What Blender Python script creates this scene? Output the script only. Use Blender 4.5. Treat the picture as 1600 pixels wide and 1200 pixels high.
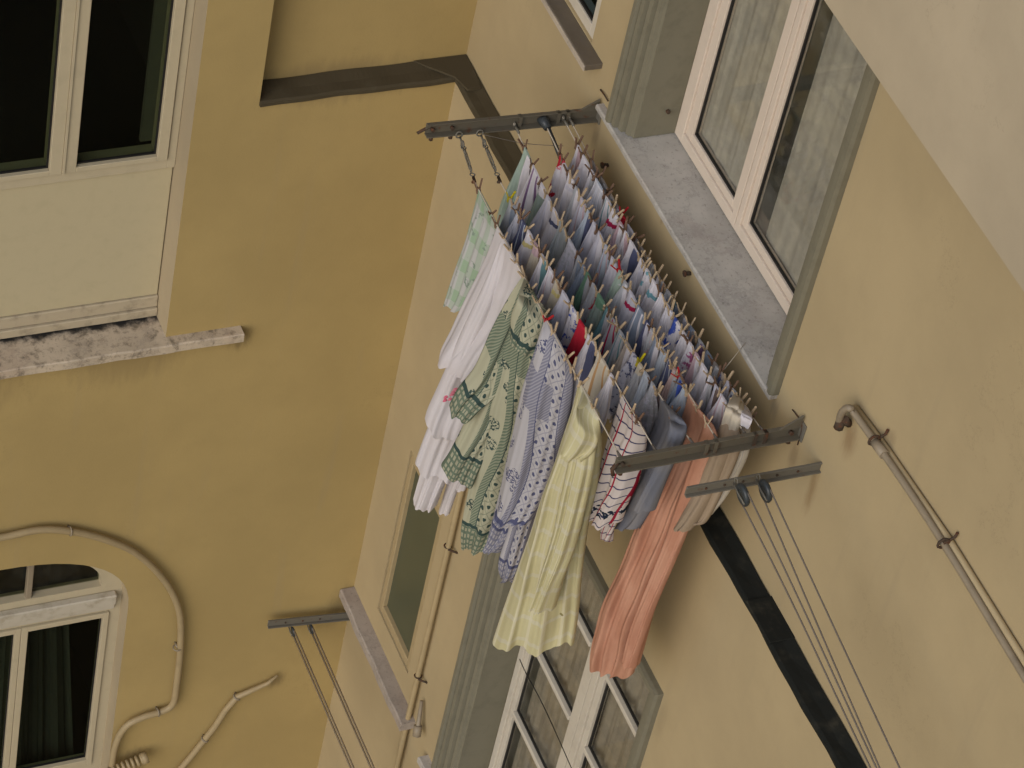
import bpy, bmesh, math, random
import numpy as np
from mathutils import Vector, Matrix
from mathutils.geometry import tessellate_polygon
random.seed(7)
R_ = random.random
PI = math.pi
S = bpy.context.scene
for o in list(bpy.data.objects): bpy.data.objects.remove(o)

# ------------------------------------------------------------------ camera
FOCAL = 4900.86                      # in pixels of the 1600 px wide photograph
M = np.array([[0.3665, 0.91542, 0.16638], [-0.69915, 0.15297, 0.69842], [0.6139, -0.37229, 0.69608]])
U_, _s, V_ = np.linalg.svd(M); M = U_ @ V_
def ray(px, py): return M.T @ np.array([(px-800)/FOCAL, -(py-600)/FOCAL, -1.0])
CAM = -ray(712, 126)*13.0            # world origin = corner where the two ledges meet
cd = bpy.data.cameras.new('camera'); cam = bpy.data.objects.new('camera', cd); S.collection.objects.link(cam)
cd.sensor_fit = 'HORIZONTAL'; cd.sensor_width = 36; cd.lens = 36*FOCAL/1600
cd.clip_start = .05; cd.clip_end = 500
mw = Matrix.Identity(4)
for i in range(3):
    for j in range(3): mw[i][j] = M[j, i]
    mw[i][3] = CAM[i]
cam.matrix_world = mw
S.camera = cam
S.render.resolution_x = 1024; S.render.resolution_y = 768
# ------------------------------------------------------------------ light
W = bpy.data.worlds.new('World'); S.world = W; W.use_nodes = True
nt = W.node_tree; nt.nodes.clear()
wo = nt.nodes.new('ShaderNodeOutputWorld'); bg = nt.nodes.new('ShaderNodeBackground'); sky = nt.nodes.new('ShaderNodeTexSky')
SUN_EL, SUN_AZ = math.radians(30), math.radians(38)   # azimuth turned from -y towards +x / -x
sky.sky_type = 'NISHITA'; sky.sun_disc = False; sky.sun_elevation = SUN_EL
sky.air_density = 1.0; sky.dust_density = 1.2; sky.ozone_density = 1.0
bg.inputs[1].default_value = 0.10
nt.links.new(sky.outputs[0], bg.inputs[0]); nt.links.new(bg.outputs[0], wo.inputs[0])
sdir = Vector((math.sin(SUN_AZ)*math.cos(SUN_EL), -math.cos(SUN_AZ)*math.cos(SUN_EL), math.sin(SUN_EL)))
sky.sun_rotation = math.atan2(sdir.x, sdir.y)
ld = bpy.data.lights.new('sun', 'SUN'); lo = bpy.data.objects.new('sun', ld); S.collection.objects.link(lo)
ld.energy = 0.8; ld.angle = math.radians(40); ld.color = (1, .98, .95)
lo.rotation_euler = sdir.to_track_quat('Z', 'Y').to_euler()
S.view_settings.view_transform = 'Standard'; S.view_settings.look = 'None'
S.view_settings.gamma = 1; S.view_settings.use_curve_mapping = False
S.view_settings.exposure = 0.58

# ------------------------------------------------------------------ helpers
C = S.collection
def at(px, py, ax, v):
    r = ray(px, py); t = (v-CAM[ax])/r[ax]; return Vector(CAM+r*t)
def PR(u, v, d): return Vector((u, d, v))        # right wall: u = x, v = z, d = y
def PL(u, v, d): return Vector((-d, u, v))       # left wall:  u = y, v = z, d = depth into the wall
def PZ(u, v, d): return Vector((u, v, d))
def box(bm, P, u0, u1, v0, v1, d0, d1, bev=0):
    vs = [bm.verts.new(P(u, v, d)) for u in (u0, u1) for v in (v0, v1) for d in (d0, d1)]
    fs = [bm.faces.new([vs[i] for i in f]) for f in ((0,1,3,2),(4,6,7,5),(0,4,5,1),(2,3,7,6),(0,2,6,4),(1,5,7,3))]
    if bev:
        es = list({e for f in fs for e in f.edges})
        bmesh.ops.bevel(bm, geom=es, offset=bev, segments=1, affect='EDGES', profile=.5)
def ring(bm, P, u0, u1, v0, v1, w, d0, d1, bev=.002):
    l, r, b, t = w if isinstance(w, tuple) else (w,)*4
    box(bm, P, u0, u0+l, v0, v1, d0, d1, bev); box(bm, P, u1-r, u1, v0, v1, d0, d1, bev)
    box(bm, P, u0+l, u1-r, v0, v0+b, d0, d1, bev); box(bm, P, u0+l, u1-r, v1-t, v1, d0, d1, bev)
def tube(bm, pts, r, n=8, cap=True, smooth=0):
    pts = [Vector(p) for p in pts]
    if smooth:
        q = []
        for i in range(len(pts)-1):
            p0, p1, p2, p3 = pts[max(i-1, 0)], pts[i], pts[i+1], pts[min(i+2, len(pts)-1)]
            for k in range(smooth):
                t = k/smooth
                q.append(.5*((2*p1)+(p2-p0)*t+(2*p0-5*p1+4*p2-p3)*t*t+(3*p1-p0-3*p2+p3)*t**3))
        pts = q+[pts[-1]]
    prev = None; up = Vector((.13, .27, .95)).normalized()
    for i, p in enumerate(pts):
        d = (pts[min(i+1, len(pts)-1)]-pts[max(i-1, 0)]).normalized()
        if i == 0:
            a = d.cross(up).normalized()
        else:
            a = (a-d*a.dot(d)).normalized()
        b = d.cross(a); rr = r[i] if isinstance(r, list) else r
        cur = [bm.verts.new(p+(a*math.cos(2*PI*k/n)+b*math.sin(2*PI*k/n))*rr) for k in range(n)]
        if prev:
            for k in range(n):
                f = bm.faces.new((prev[k], prev[(k+1) % n], cur[(k+1) % n], cur[k])); f.smooth = True
        elif cap: bm.faces.new(cur)
        prev = cur
    if cap: bm.faces.new(prev[::-1])
def torus(bm, c, nrm, R, r, n=16, m=6):
    nrm = Vector(nrm).normalized(); a = nrm.orthogonal().normalized(); b = nrm.cross(a); c = Vector(c)
    rg = []
    for i in range(n):
        th = 2*PI*i/n; d = a*math.cos(th)+b*math.sin(th)
        rg.append([bm.verts.new(c+d*(R+r*math.cos(2*PI*j/m))+nrm*r*math.sin(2*PI*j/m)) for j in range(m)])
    for i in range(n):
        for j in range(m):
            f = bm.faces.new((rg[i][j], rg[(i+1) % n][j], rg[(i+1) % n][(j+1) % m], rg[i][(j+1) % m])); f.smooth = True
def tag(o, label=None, cat=None, group=None, kind=None):
    if label: o['label'] = label
    if cat: o['category'] = cat
    if group: o['group'] = group
    if kind: o['kind'] = kind
    return o
def obj(name, bm, mat, parent=None, recalc=True):
    if recalc: bmesh.ops.recalc_face_normals(bm, faces=bm.faces)
    me = bpy.data.meshes.new(name); bm.to_mesh(me); bm.free()
    if mat: me.materials.append(mat)
    o = bpy.data.objects.new(name, me); C.objects.link(o)
    if parent:
        o.parent = parent
        o.matrix_parent_inverse = Matrix.Translation(parent.location).inverted() if parent.parent is None else parent.matrix_world.inverted()
    return o
def empty(name, loc, label, cat, group=None):
    o = bpy.data.objects.new(name, None); o.location = loc; C.objects.link(o)
    bpy.context.view_layer.update()
    return tag(o, label, cat, group)
B = bmesh.new

# ------------------------------------------------------------------ materials
class NT:
    def __init__(s, name):
        s.m = bpy.data.materials.new(name); s.m.use_nodes = True; s.t = s.m.node_tree; s.t.nodes.clear()
        s.out = s.n('ShaderNodeOutputMaterial')
    def n(s, ty, **k):
        x = s.t.nodes.new(ty)
        for a, v in k.items(): setattr(x, a, v)
        return x
    def set(s, sock, v):
        if isinstance(v, bpy.types.NodeSocket): s.t.links.new(v, sock)
        else: sock.default_value = v
    def math(s, op, a, b=0, clamp=False):
        x = s.n('ShaderNodeMath', operation=op, use_clamp=clamp); s.set(x.inputs[0], a); s.set(x.inputs[1], b); return x.outputs[0]
    def mix(s, f, a, b):
        x = s.n('ShaderNodeMix', data_type='RGBA'); s.set(x.inputs[0], f)
        s.set(x.inputs[6], (*a, 1) if isinstance(a, tuple) and len(a) == 3 else a)
        s.set(x.inputs[7], (*b, 1) if isinstance(b, tuple) and len(b) == 3 else b); return x.outputs[2]
    def noise(s, vec, sc, det=4, rough=.55, out=0):
        x = s.n('ShaderNodeTexNoise'); s.set(x.inputs['Scale'], sc); x.inputs['Detail'].default_value = det
        x.inputs['Roughness'].default_value = rough
        if vec: s.t.links.new(vec, x.inputs['Vector'])
        return x.outputs[out]
    def ramp(s, f, a, b):
        x = s.n('ShaderNodeMapRange'); s.set(x.inputs[0], f); x.inputs[1].default_value = a; x.inputs[2].default_value = b
        x.interpolation_type = 'SMOOTHSTEP'; return x.outputs[0]
    def pos(s): return s.n('ShaderNodeNewGeometry').outputs['Position']
    def scale(s, v, sc):
        x = s.n('ShaderNodeVectorMath', operation='MULTIPLY'); s.t.links.new(v, x.inputs[0]); x.inputs[1].default_value = sc; return x.outputs[0]
    def bsdf(s, col, rough=.8, metal=0, spec=.3, bump=None, bstr=.3, bdist=.01):
        b = s.n('ShaderNodeBsdfPrincipled')
        s.set(b.inputs['Base Color'], (*col, 1) if isinstance(col, tuple) else col)
        s.set(b.inputs['Roughness'], rough); s.set(b.inputs['Metallic'], metal); s.set(b.inputs['Specular IOR Level'], spec)
        if bump is not None:
            x = s.n('ShaderNodeBump'); x.inputs['Strength'].default_value = bstr; x.inputs['Distance'].default_value = bdist
            s.t.links.new(bump, x.inputs['Height']); s.t.links.new(x.outputs[0], b.inputs['Normal'])
        return b
    def done(s, b): s.t.links.new(b.outputs[0], s.out.inputs[0]); return s.m

def plaster(name, col, var=.10, stain=(.30, .24, .15), spots=()):
    t = NT(name); p = t.pos()
    big = t.noise(p, 1.1, 5, .6); med = t.noise(p, 7, 4, .6); fine = t.noise(p, 90, 3, .6)
    streak = t.noise(t.scale(p, (9, 9, .7)), 1.0, 4, .6)
    c1 = tuple(c*(1-var*1.4) for c in col); c2 = tuple(min(c*(1+var), 1) for c in col)
    c = t.mix(t.ramp(big, .3, .7), c1, c2)
    c = t.mix(t.math('MULTIPLY', t.ramp(med, .45, .75), .22), c, tuple(x*.86 for x in col))
    c = t.mix(t.math('MULTIPLY', t.ramp(streak, .56, .8), .28), c, stain)
    c = t.mix(t.math('MULTIPLY', t.ramp(fine, .55, .8), .12), c, tuple(x*.7 for x in col))
    for (sx_, sy_, sz_, w, l, amt, sc_) in spots:      # dirt and rust runs, and darker patches, with noisy outlines
        q = t.n('ShaderNodeVectorMath', operation='SUBTRACT'); t.t.links.new(p, q.inputs[0]); q.inputs[1].default_value = (sx_, sy_, sz_-l*.4)
        ln_ = t.n('ShaderNodeVectorMath', operation='LENGTH'); t.t.links.new(t.scale(q.outputs[0], (1/w, 1/w, 1/l)), ln_.inputs[0])
        dd_ = t.math('ADD', ln_.outputs['Value'], t.math('MULTIPLY', t.math('SUBTRACT', t.noise(t.scale(p, (30, 30, 7)), 1, 4, .6), .5), 1.2))
        c = t.mix(t.math('MULTIPLY', t.math('SUBTRACT', 1, t.ramp(dd_, .1, 1.0)), amt), c, sc_)
    # hairline cracks
    ck = t.math('SUBTRACT', 1, t.ramp(t.math('ABSOLUTE', t.math('SUBTRACT', t.noise(p, .55, 9, .72), .5)), 0, .0022))
    c = t.mix(t.math('MULTIPLY', ck, t.math('MULTIPLY', t.ramp(t.noise(p, .9, 2), .5, .6), .35)), c, tuple(x*.45 for x in col))
    h = t.math('ADD', t.math('MULTIPLY', med, .7), t.math('MULTIPLY', fine, .25))
    return t.done(t.bsdf(c, .93, 0, .15, h, .35, .006))
def paint(name, col, rough=.45, dirt=.25, spec=.35, dcol=None):
    t = NT(name); p = t.pos()
    n1 = t.noise(p, 14, 5, .65); n2 = t.noise(p, 120, 2, .5)
    dc = dcol or tuple(x*.55 for x in col)
    c = t.mix(t.math('MULTIPLY', t.ramp(n1, .45, .75), dirt), col, dc)
    return t.done(t.bsdf(c, rough, 0, spec, n2, .1, .001))
def metal(name, col, rust=.3, rough=.5):
    t = NT(name); p = t.pos()
    n1 = t.noise(p, 28, 5, .7); n2 = t.noise(p, 160, 3, .6)
    c = t.mix(t.ramp(n1, .62-rust*.2, .78-rust*.15), col, (.12, .045, .02))
    c = t.mix(t.math('MULTIPLY', n2, .35), c, tuple(x*.5 for x in col))
    return t.done(t.bsdf(c, rough+.15, .05, .25, n2, .3, .001))
M_WL = plaster('ochre_plaster', (.380, .277, .114), .055, spots=((0, -.80, -1.30, .09, .10, .6, (.12, .085, .04)), (0, -1.3, -1.33, .35, .16, .35, (.17, .12, .06)), (0, -2.0, -1.33, .35, .22, .35, (.17, .12, .06)), (0, -.33, -3.80, .06, .08, .6, (.14, .10, .05)), (0, -1.02, -4.2, .10, .14, .6, (.11, .08, .04)), (0, -.05, -3.25, .10, .20, .5, (.15, .11, .055)), (-.12, -.5, .06, .5, .09, .4, (.18, .13, .07))))  # includes darker patches at the sill end and in the corner
M_WR = plaster('cream_plaster', (.395, .309, .176), .06, spots=((2.95, .09, .66, .035, .14, .55, (.20, .12, .05)), (2.80, .09, .66, .05, .10, .5, (.20, .14, .08)), (1.02, .09, .62, .05, .10, .5, (.17, .13, .08)), (2.60, .09, .70, .05, .07, .6, (.20, .17, .12)), (1.62, .09, .70, .018, .05, .5, (.15, .10, .05)), (3.05, .09, 1.02, .05, .12, .55, (.19, .11, .05)), (.85, .09, .84, .10, .10, .35, (.22, .17, .10)), (.80, 0, -3.35, .08, .22, .4, (.20, .15, .09)), (3.25, .09, 1.20, .04, .05, .4, (.2, .14, .08)), (2.65, 0, -.95, .05, .15, .3, (.22, .17, .1))))
M_OH = plaster('pale_plaster', (.42, .345, .235), .07, (.36, .28, .19))
M_REV = plaster('reveal_plaster', (.37, .30, .195), .05)
M_TRIM = paint('olive_grey_paint', (.175, .160, .112), .6, .35)
M_FRAME = paint('cream_frame_paint', (.60, .51, .42), .4, .15)
M_FRAMEW = paint('white_frame_paint', (.52, .47, .385), .45, .25)
M_FRAMEY = paint('ivory_frame_paint', (.46, .39, .26), .45, .18)
M_DARKG = paint('black_gasket', (.012, .011, .01), .6, 0)
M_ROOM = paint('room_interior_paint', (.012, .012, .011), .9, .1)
M_ROOML = paint('room_interior_pale', (.55, .55, .48), .9, .1)
M_STEEL = metal('weathered_steel', (.125, .108, .078), .30)
M_STEEL2 = metal('galvanised_steel', (.155, .14, .11), .15)
M_RUST = metal('rusty_iron', (.07, .05, .035), .9, .8)
M_PIPEG = paint('grey_painted_pipe', (.26, .21, .145), .5, .5)
M_PIPEO = paint('ochre_painted_pipe', (.36, .275, .15), .5, .25)
M_TANSTRIP = paint('tan_strip_paint', (.42, .33, .19), .6, .2)
M_ROPEP = paint('pale_grey_cord', (.36, .29, .20), .9, .3)
M_PIPEW = paint('cream_painted_pipe', (.33, .25, .135), .5, .3)
M_ROPE = paint('grey_cord', (.15, .125, .10), .9, .3)
M_CORD = paint('pale_cord', (.50, .43, .33), .8, .2)
M_PUL = paint('dark_pulley', (.035, .04, .042), .4, .2)
M_PEG = paint('peg_wood', (.43, .32, .20), .75, .5, .2)
M_PEGD = paint('weathered_peg_wood', (.16, .095, .06), .8, .4, .2)
M_PEGY = paint('yellow_plastic', (.42, .34, .01), .4, .1)
M_PEGR = paint('red_plastic', (.38, .015, .02), .4, .1)
def bitumen():
    t = NT('dark_flashing'); p = t.pos(); n = t.noise(p, 9, 5, .65); n2 = t.noise(p, 60, 3, .6)
    sx = t.n('ShaderNodeSeparateXYZ'); t.t.links.new(p, sx.inputs[0])
    far = t.ramp(sx.outputs[0], 1.4, 2.4)       # newer, blacker sheet towards the street end
    c = t.mix(far, (.070, .056, .033), (.014, .015, .013))
    c = t.mix(t.math('MULTIPLY', t.ramp(n, .5, .8), .35), c, (.11, .095, .065))
    return t.done(t.bsdf(c, .8, 0, .12, n2, .3, .002))
M_FLASH = bitumen()
def marble(name='grey_marble', base=(.43, .40, .355), grime=0):
    t = NT(name); p = t.pos()
    n = t.noise(p, 6, 8, .65); v = t.noise(p, 3.2, 10, .75); f = t.noise(p, 60, 3, .7)
    c = t.mix(t.ramp(n, .3, .7), tuple(x*.84 for x in base), tuple(min(1, x*1.08) for x in base))
    vein = t.math('SUBTRACT', 1, t.ramp(t.math('ABSOLUTE', t.math('SUBTRACT', v, .5)), 0, .028))
    c = t.mix(t.math('MULTIPLY', vein, .22), c, (.10, .09, .095))
    c = t.mix(t.math('MULTIPLY', t.ramp(f, .56, .70), .45), c, (.11, .095, .09))
    c = t.mix(t.math('MULTIPLY', t.ramp(t.noise(p, 4.5, 5, .6), .5, .72), .35), c, tuple(x*y for x, y in zip(base, (.78, .68, .66))))
    if grime:   # black dirt lying along the foot of the frame
        sx = t.n('ShaderNodeSeparateXYZ'); t.t.links.new(p, sx.inputs[0])
        e = t.math('ADD', sx.outputs[0], t.math('MULTIPLY', t.noise(p, 14, 6, .7), .14))
        c = t.mix(t.math('SUBTRACT', 1, t.ramp(e, -.055, -.01)), c, (.022, .02, .018))
        c = t.mix(t.math('MULTIPLY', t.ramp(t.noise(p, 22, 6, .7), .5, .68), .75), c, (.12, .095, .065))
    return t.done(t.bsdf(c, .55, 0, .35, f, .15, .001))
M_MAR = marble(); M_MARD = marble('dirty_marble', (.50, .41, .30), 1)
M_MARE = marble('sill_edge_marble', (.42, .36, .29))
M_CONC = marble('dull_slate', (.13, .105, .075))
def glass(name, tint, refl=.9, smear=.0):
    t = NT(name); tr = t.n('ShaderNodeBsdfTransparent'); tr.inputs[0].default_value = (*tint, 1)
    gl = t.n('ShaderNodeBsdfGlossy'); gl.inputs['Roughness'].default_value = .03
    fr = t.n('ShaderNodeFresnel'); geo = t.n('ShaderNodeNewGeometry')   # same reflectance for either side of the pane
    mr = t.n('ShaderNodeMapRange'); t.t.links.new(geo.outputs['Backfacing'], mr.inputs[0]); mr.inputs[3].default_value = 1.5; mr.inputs[4].default_value = 1/1.5; t.t.links.new(mr.outputs[0], fr.inputs[0])
    mx = t.n('ShaderNodeMixShader'); t.t.links.new(t.math('MULTIPLY', fr.outputs[0], refl), mx.inputs[0])
    t.t.links.new(tr.outputs[0], mx.inputs[1]); t.t.links.new(gl.outputs[0], mx.inputs[2])
    if smear:
        p = t.pos(); df = t.n('ShaderNodeBsdfDiffuse'); df.inputs[0].default_value = (.42, .42, .37, 1)
        mk = t.math('MULTIPLY', t.ramp(t.noise(p, 5, 7, .7), .42, .72), smear)
        m2 = t.n('ShaderNodeMixShader'); t.t.links.new(mk, m2.inputs[0]); t.t.links.new(mx.outputs[0], m2.inputs[1]); t.t.links.new(df.outputs[0], m2.inputs[2]); mx = m2
    return t.done(mx)
M_GLD = glass('dark_window_glass', (.6, .64, .58), .14); M_GLC = glass('clear_window_glass', (.97, .965, .94), .8, .10)
def frosted():
    t = NT('frosted_glass'); p = t.pos(); n = t.noise(p, 3, 4, .6)
    return t.done(t.bsdf(t.mix(n, (.060, .066, .040), (.085, .092, .055)), .35, 0, .4))
M_FROST = frosted()
def curtain_mat():
    t = NT('sheer_curtain'); p = t.pos()
    n = t.noise(p, 9, 6, .6); pat = t.noise(p, 16, 3, .6)
    col = t.mix(t.ramp(pat, .38, .72), (.44, .42, .37), (.54, .51, .44))
    d = t.n('ShaderNodeBsdfDiffuse'); t.t.links.new(col, d.inputs[0])
    tl = t.n('ShaderNodeBsdfTranslucent'); t.t.links.new(col, tl.inputs[0])
    m1 = t.n('ShaderNodeMixShader'); m1.inputs[0].default_value = .3; t.t.links.new(d.outputs[0], m1.inputs[1]); t.t.links.new(tl.outputs[0], m1.inputs[2])
    tr = t.n('ShaderNodeBsdfTransparent'); m2 = t.n('ShaderNodeMixShader')
    t.t.links.new(t.math('MULTIPLY', t.ramp(n, .35, .7), .04), m2.inputs[0]); t.t.links.new(m1.outputs[0], m2.inputs[1]); t.t.links.new(tr.outputs[0], m2.inputs[2])
    return t.done(m2)
M_CURT = curtain_mat()
def pave():
    t = NT('courtyard_paving'); p = t.pos(); n = t.noise(p, 2, 6, .6)
    return t.done(t.bsdf(t.mix(n, (.13, .12, .10), (.22, .20, .17)), .9))

# ------------------------------------------------------------------ ground
bm = B(); v = [bm.verts.new(p) for p in ((-60, -60, -11), (60, -60, -11), (60, 60, -11), (-60, 60, -11))]; bm.faces.new(v)
tag(obj('ground', bm, pave()), kind='structure')

# ------------------------------------------------------------------ buildings
def face_poly(bm, P, outer, holes, d):
    loops = [[P(u, v, d) for u, v in outer]]+[[P(u, v, d) for u, v in h] for h in holes]
    # tessellate in 2d
    l2 = [[Vector((u, v, 0)) for u, v in l] for l in [outer]+holes]
    tris = tessellate_polygon(l2)
    flat = [bm.verts.new(p) for l in loops for p in l]
    for t in tris:
        try: bm.faces.new([flat[i] for i in t])
        except ValueError: pass
    return flat
def reveal(bm, P, loop, d0, d1):
    n = len(loop)
    a = [bm.verts.new(P(u, v, d0)) for u, v in loop]; b = [bm.verts.new(P(u, v, d1)) for u, v in loop]
    for i in range(n): bm.faces.new((a[i], a[(i+1) % n], b[(i+1) % n], b[i]))
def rect(u0, u1, v0, v1): return [(u0, v0), (u1, v0), (u1, v1), (u0, v1)]
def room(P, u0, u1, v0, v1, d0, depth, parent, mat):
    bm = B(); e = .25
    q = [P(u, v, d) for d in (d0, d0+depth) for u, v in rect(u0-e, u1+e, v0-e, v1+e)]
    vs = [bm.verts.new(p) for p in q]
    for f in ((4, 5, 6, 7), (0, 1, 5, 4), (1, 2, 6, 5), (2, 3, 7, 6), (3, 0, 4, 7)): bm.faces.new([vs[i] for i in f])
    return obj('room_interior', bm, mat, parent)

left = empty('apartment_building', (0, -2, -11), 'ochre plastered wing of the building on the left, with the dark windows', 'building')
right = empty('apartment_building', (3, 0, -11), 'cream plastered wing of the building carrying the laundry brackets', 'building')

# --- left wing
LW = dict(u1=-1.138, u0=-2.75, v0=-1.285, v1=1.8)
def arch(u0, u1, v0, vs, rise, n=26, e=2.35):
    c = (u0+u1)/2; a = (u1-u0)/2; pts = [(u0, v0), (u1, v0)]
    for i in range(n+1):
        th = PI*i/n; cu, sv = math.cos(th), math.sin(th)
        pts.append((c+a*math.copysign(abs(cu)**(2/e), cu), vs+rise*abs(sv)**(2/e)))
    return pts
AO = arch(-2.46, -1.155, -5.0, -3.05, .44)
bm = B()
face_poly(bm, PL, [(-9, -11), (0, -11), (0, 0), (-.862, 0), (-.862, 5), (-9, 5)], [rect(LW['u0'], LW['u1'], LW['v0'], LW['v1']), AO], 0)
obj('wall', bm, M_WL, left)
bm = B(); reveal(bm, PL, rect(LW['u0'], LW['u1'], LW['v0'], LW['v1']), 0, .16); reveal(bm, PL, AO, 0, .16); obj('window_reveal', bm, M_REV, left)
bm = B()
face_poly(bm, PL, [(-.862, 0), (.09, 0), (.09, 5), (-.862, 5)], [], .12)
vs = [bm.verts.new(p) for p in (PL(-.862, 0, 0), PL(-.862, 0, .12), PL(-.862, 5, .12), PL(-.862, 5, 0))]; bm.faces.new(vs)
obj('recessed_wall', bm, M_WL, left)
# ledge flashing left, slightly wavy edge
def flash(P, u0, u1, d0, d1, z, th, name, parent, amp=.003, n=40, mat=M_FLASH):
    bm = B(); rows = []
    for i in range(n+1):
        u = u0+(u1-u0)*i/n; w = amp*math.sin(u*9)+amp*.7*math.sin(u*23+1); w2 = amp*math.sin(u*14+2)
        rows.append([bm.verts.new(P(u, z-.001, d0-.002+w)), bm.verts.new(P(u, z+th*.75, d0-.003+w)), bm.verts.new(P(u, z+th, d0+.008+w)), bm.verts.new(P(u, z+th+.002*math.sin(u*31), (d0+d1)/2)), bm.verts.new(P(u, z+th+.008+w2, d1-.004)), bm.verts.new(P(u, z-.001, d1-.002))])
    for a, b in zip(rows, rows[1:]):
        for j in range(6): bm.faces.new((a[j], a[(j+1) % 6], b[(j+1) % 6], b[j]))
    bm.faces.new(rows[0]); bm.faces.new(rows[-1][::-1])
    return obj(name, bm, mat, parent)
flash(PL, -.86, -.004, -.006, .12, 0, .022, 'ledge_flashing', left)
flash(PR, -.118, 3.02, -.006, .088, .0005, .021, 'ledge_flashing', right)
flash(PR, 3.022, 6.9, -.006, .088, .0005, .021, 'ledge_flashing', right)
bm = B(); box(bm, PR, 2.93, 3.13, .0225, .031, -.011, .105, .002); o = obj('flashing_joint', bm, M_FLASH, right)
bm = B()
for pts in ([(-.125, -.20), (.10, -.09), (.02, .055), (-.118, .088)],):
    lo_ = [bm.verts.new((x, y, .024)) for x, y in [(-.116, -.15), (.012, -.012), (.10, .012), (.10, .07), (-.03, .086), (-.116, .086)]]
    hi = [bm.verts.new((v.co.x, v.co.y, .034)) for v in lo_]
    bm.faces.new(lo_[::-1]); bm.faces.new(hi)
    for i in range(6): bm.faces.new((lo_[i], lo_[(i+1) % 6], hi[(i+1) % 6], hi[i]))
obj('flashing_patch', bm, M_FLASH, left)

def pane(P, u0, u1, v0, v1, d, mat, parent, name='pane'):
    bm = B(); box(bm, P, u0, u1, v0, v1, d, d+.005); return obj(name, bm, mat, parent)
def gasket(P, u0, u1, v0, v1, d, parent, w=.007):
    bm = B(); ring(bm, P, u0, u1, v0, v1, w, d, d+.01, 0); return obj('gasket', bm, M_DARKG, parent)

# upper left window: wide white frame, two casements visible, spandrel panel under it
d = .15
bm = B(); ring(bm, PL, -2.75, -1.139, -.40, 1.8, (.05, .035, .06, .05), d-.02, d+.05); w1 = obj('window', bm, M_FRAMEY, left)
tag(w1, 'wide two leaf window with very dark glass at the upper left')
for a, b in ((-2.13, -1.628), (-1.618, -1.18)):
    ring_w = (.05, .045, .025, .05) if b > -1.3 else (.05, .052, .025, .05)
    bm = B(); ring(bm, PL, a, b, -.345, 1.75, ring_w, d-.032, d+.055); obj('sash', bm, M_FRAMEY, w1)
    gasket(PL, a+ring_w[0], b-ring_w[1]+.0, -.32, 1.7, d-.012, w1)
    pane(PL, a+.052, b-.043, -.318, 1.69, d+.002, M_GLD, w1)
bm = B(); box(bm, PL, -1.6275, -1.6185, -.34, 1.74, d-.04, d-.02); obj('cover_strip', bm, M_FRAMEY, w1)
bm = B(); box(bm, PL, -2.75, -1.142, -1.14, -.402, d-.008, d+.03, .003); obj('spandrel_panel', bm, paint('ivory_panel', (.47, .40, .25), .5, .12), left)
bm = B(); box(bm, PL, -2.75, -1.1395, -1.205, -1.142, d-.018, d+.03, .004); box(bm, PL, -2.75, -1.1395, -1.252, -1.207, d-.03, d+.03, .004); obj('base_moulding', bm, paint('stained_ivory', (.42, .35, .24), .6, .6, .3, (.14, .115, .08)), left)
# pale inner blind seen at the right edge of the dark pane
bm = B(); box(bm, PL, -1.275, -1.20, -.30, 1.7, d+.05, d+.07); obj('shutter_edge', bm, paint('grey_shutter', (.16, .15, .12), .6, .3), w1)
room(PL, -2.6, -1.25, -.3, 1.7, d+.10, 2.5, left, M_ROOM)
# sill
bm = B()
def sill(bm, P, u0, u1, vt, th, df, db, n=30, amp=.002):
    for k in range(1):
        rows = []
        for i in range(n+1):
            u = u0+(u1-u0)*i/n; w = amp*(math.sin(u*17)+.6*math.sin(u*41+1))
            rows.append([bm.verts.new(P(u, vt-th, df+w)), bm.verts.new(P(u, vt-.005, df+w)), bm.verts.new(P(u, vt, df+.006+w)), bm.verts.new(P(u, vt, db)), bm.verts.new(P(u, vt-th, db))])
        for a, b in zip(rows, rows[1:]):
            for j in range(5): bm.faces.new((a[j], a[(j+1) % 5], b[(j+1) % 5], b[j]))
        bm.faces.new(rows[0]); bm.faces.new(rows[-1][::-1])
sill(bm, PL, -2.9, -.80, -1.262, .045, -.055, .17); tag(obj('sill', bm, M_MARD, left), 'stained marble sill with black grime')
# lower left arched window
d = .10
bm = B(); AI = arch(-2.40, -1.20, -5.0, -3.04, .385)
# frame face with glass openings
GL1, GL2 = (-1.602, -1.238), (-2.10, -1.665)
head = arch(-2.33, -1.262, -2.985, -2.984, .275, 26, 2.5)[1:-1]
fan = [(-2.33, -2.975)]+[(-1.262, -2.975)]+head[1:]
def slab(bm, P, outer, holes, d0, d1):
    face_poly(bm, P, outer, holes, d0)
    for lp in [outer]+holes: reveal(bm, P, lp, d0, d1)
slab(bm, PL, AO, [rect(GL1[0]-.035, GL1[1]+.03, -4.34, -3.165), rect(GL2[0]-.03, GL2[1]+.03, -4.34, -3.165), fan], d, d+.06)
w2 = obj('window', bm, M_FRAMEY, left); tag(w2, 'arched window with a fanlight over two leaves, lower left')
for a, b in (GL1, GL2):
    bm = B(); ring(bm, PL, a-.033, b+.028, -4.335, -3.17, (.033, .028, .04, .03), d-.012, d+.04); obj('sash', bm, M_FRAMEY, w2)
    gasket(PL, a, b, -4.295, -3.20, d+.01, w2, .005)
    pane(PL, a, b, -4.295, -3.20, d+.02, M_GLD, w2)
bm = B(); box(bm, PL, -2.43, -1.19, -3.085, -3.02, d-.04, d+.0, .006); box(bm, PL, -2.43, -1.19, -3.135, -3.087, d-.02, d+.0, .004)
obj('transom', bm, paint('chipped_white_paint', (.47, .42, .33), .6, .5, .3, (.22, .17, .10)), w2)
bm = B(); box(bm, PL, -1.623, -1.595, -2.98, -2.70, d+.005, d+.035, .003); obj('glazing_bar', bm, M_PIPEG, w2)
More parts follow.
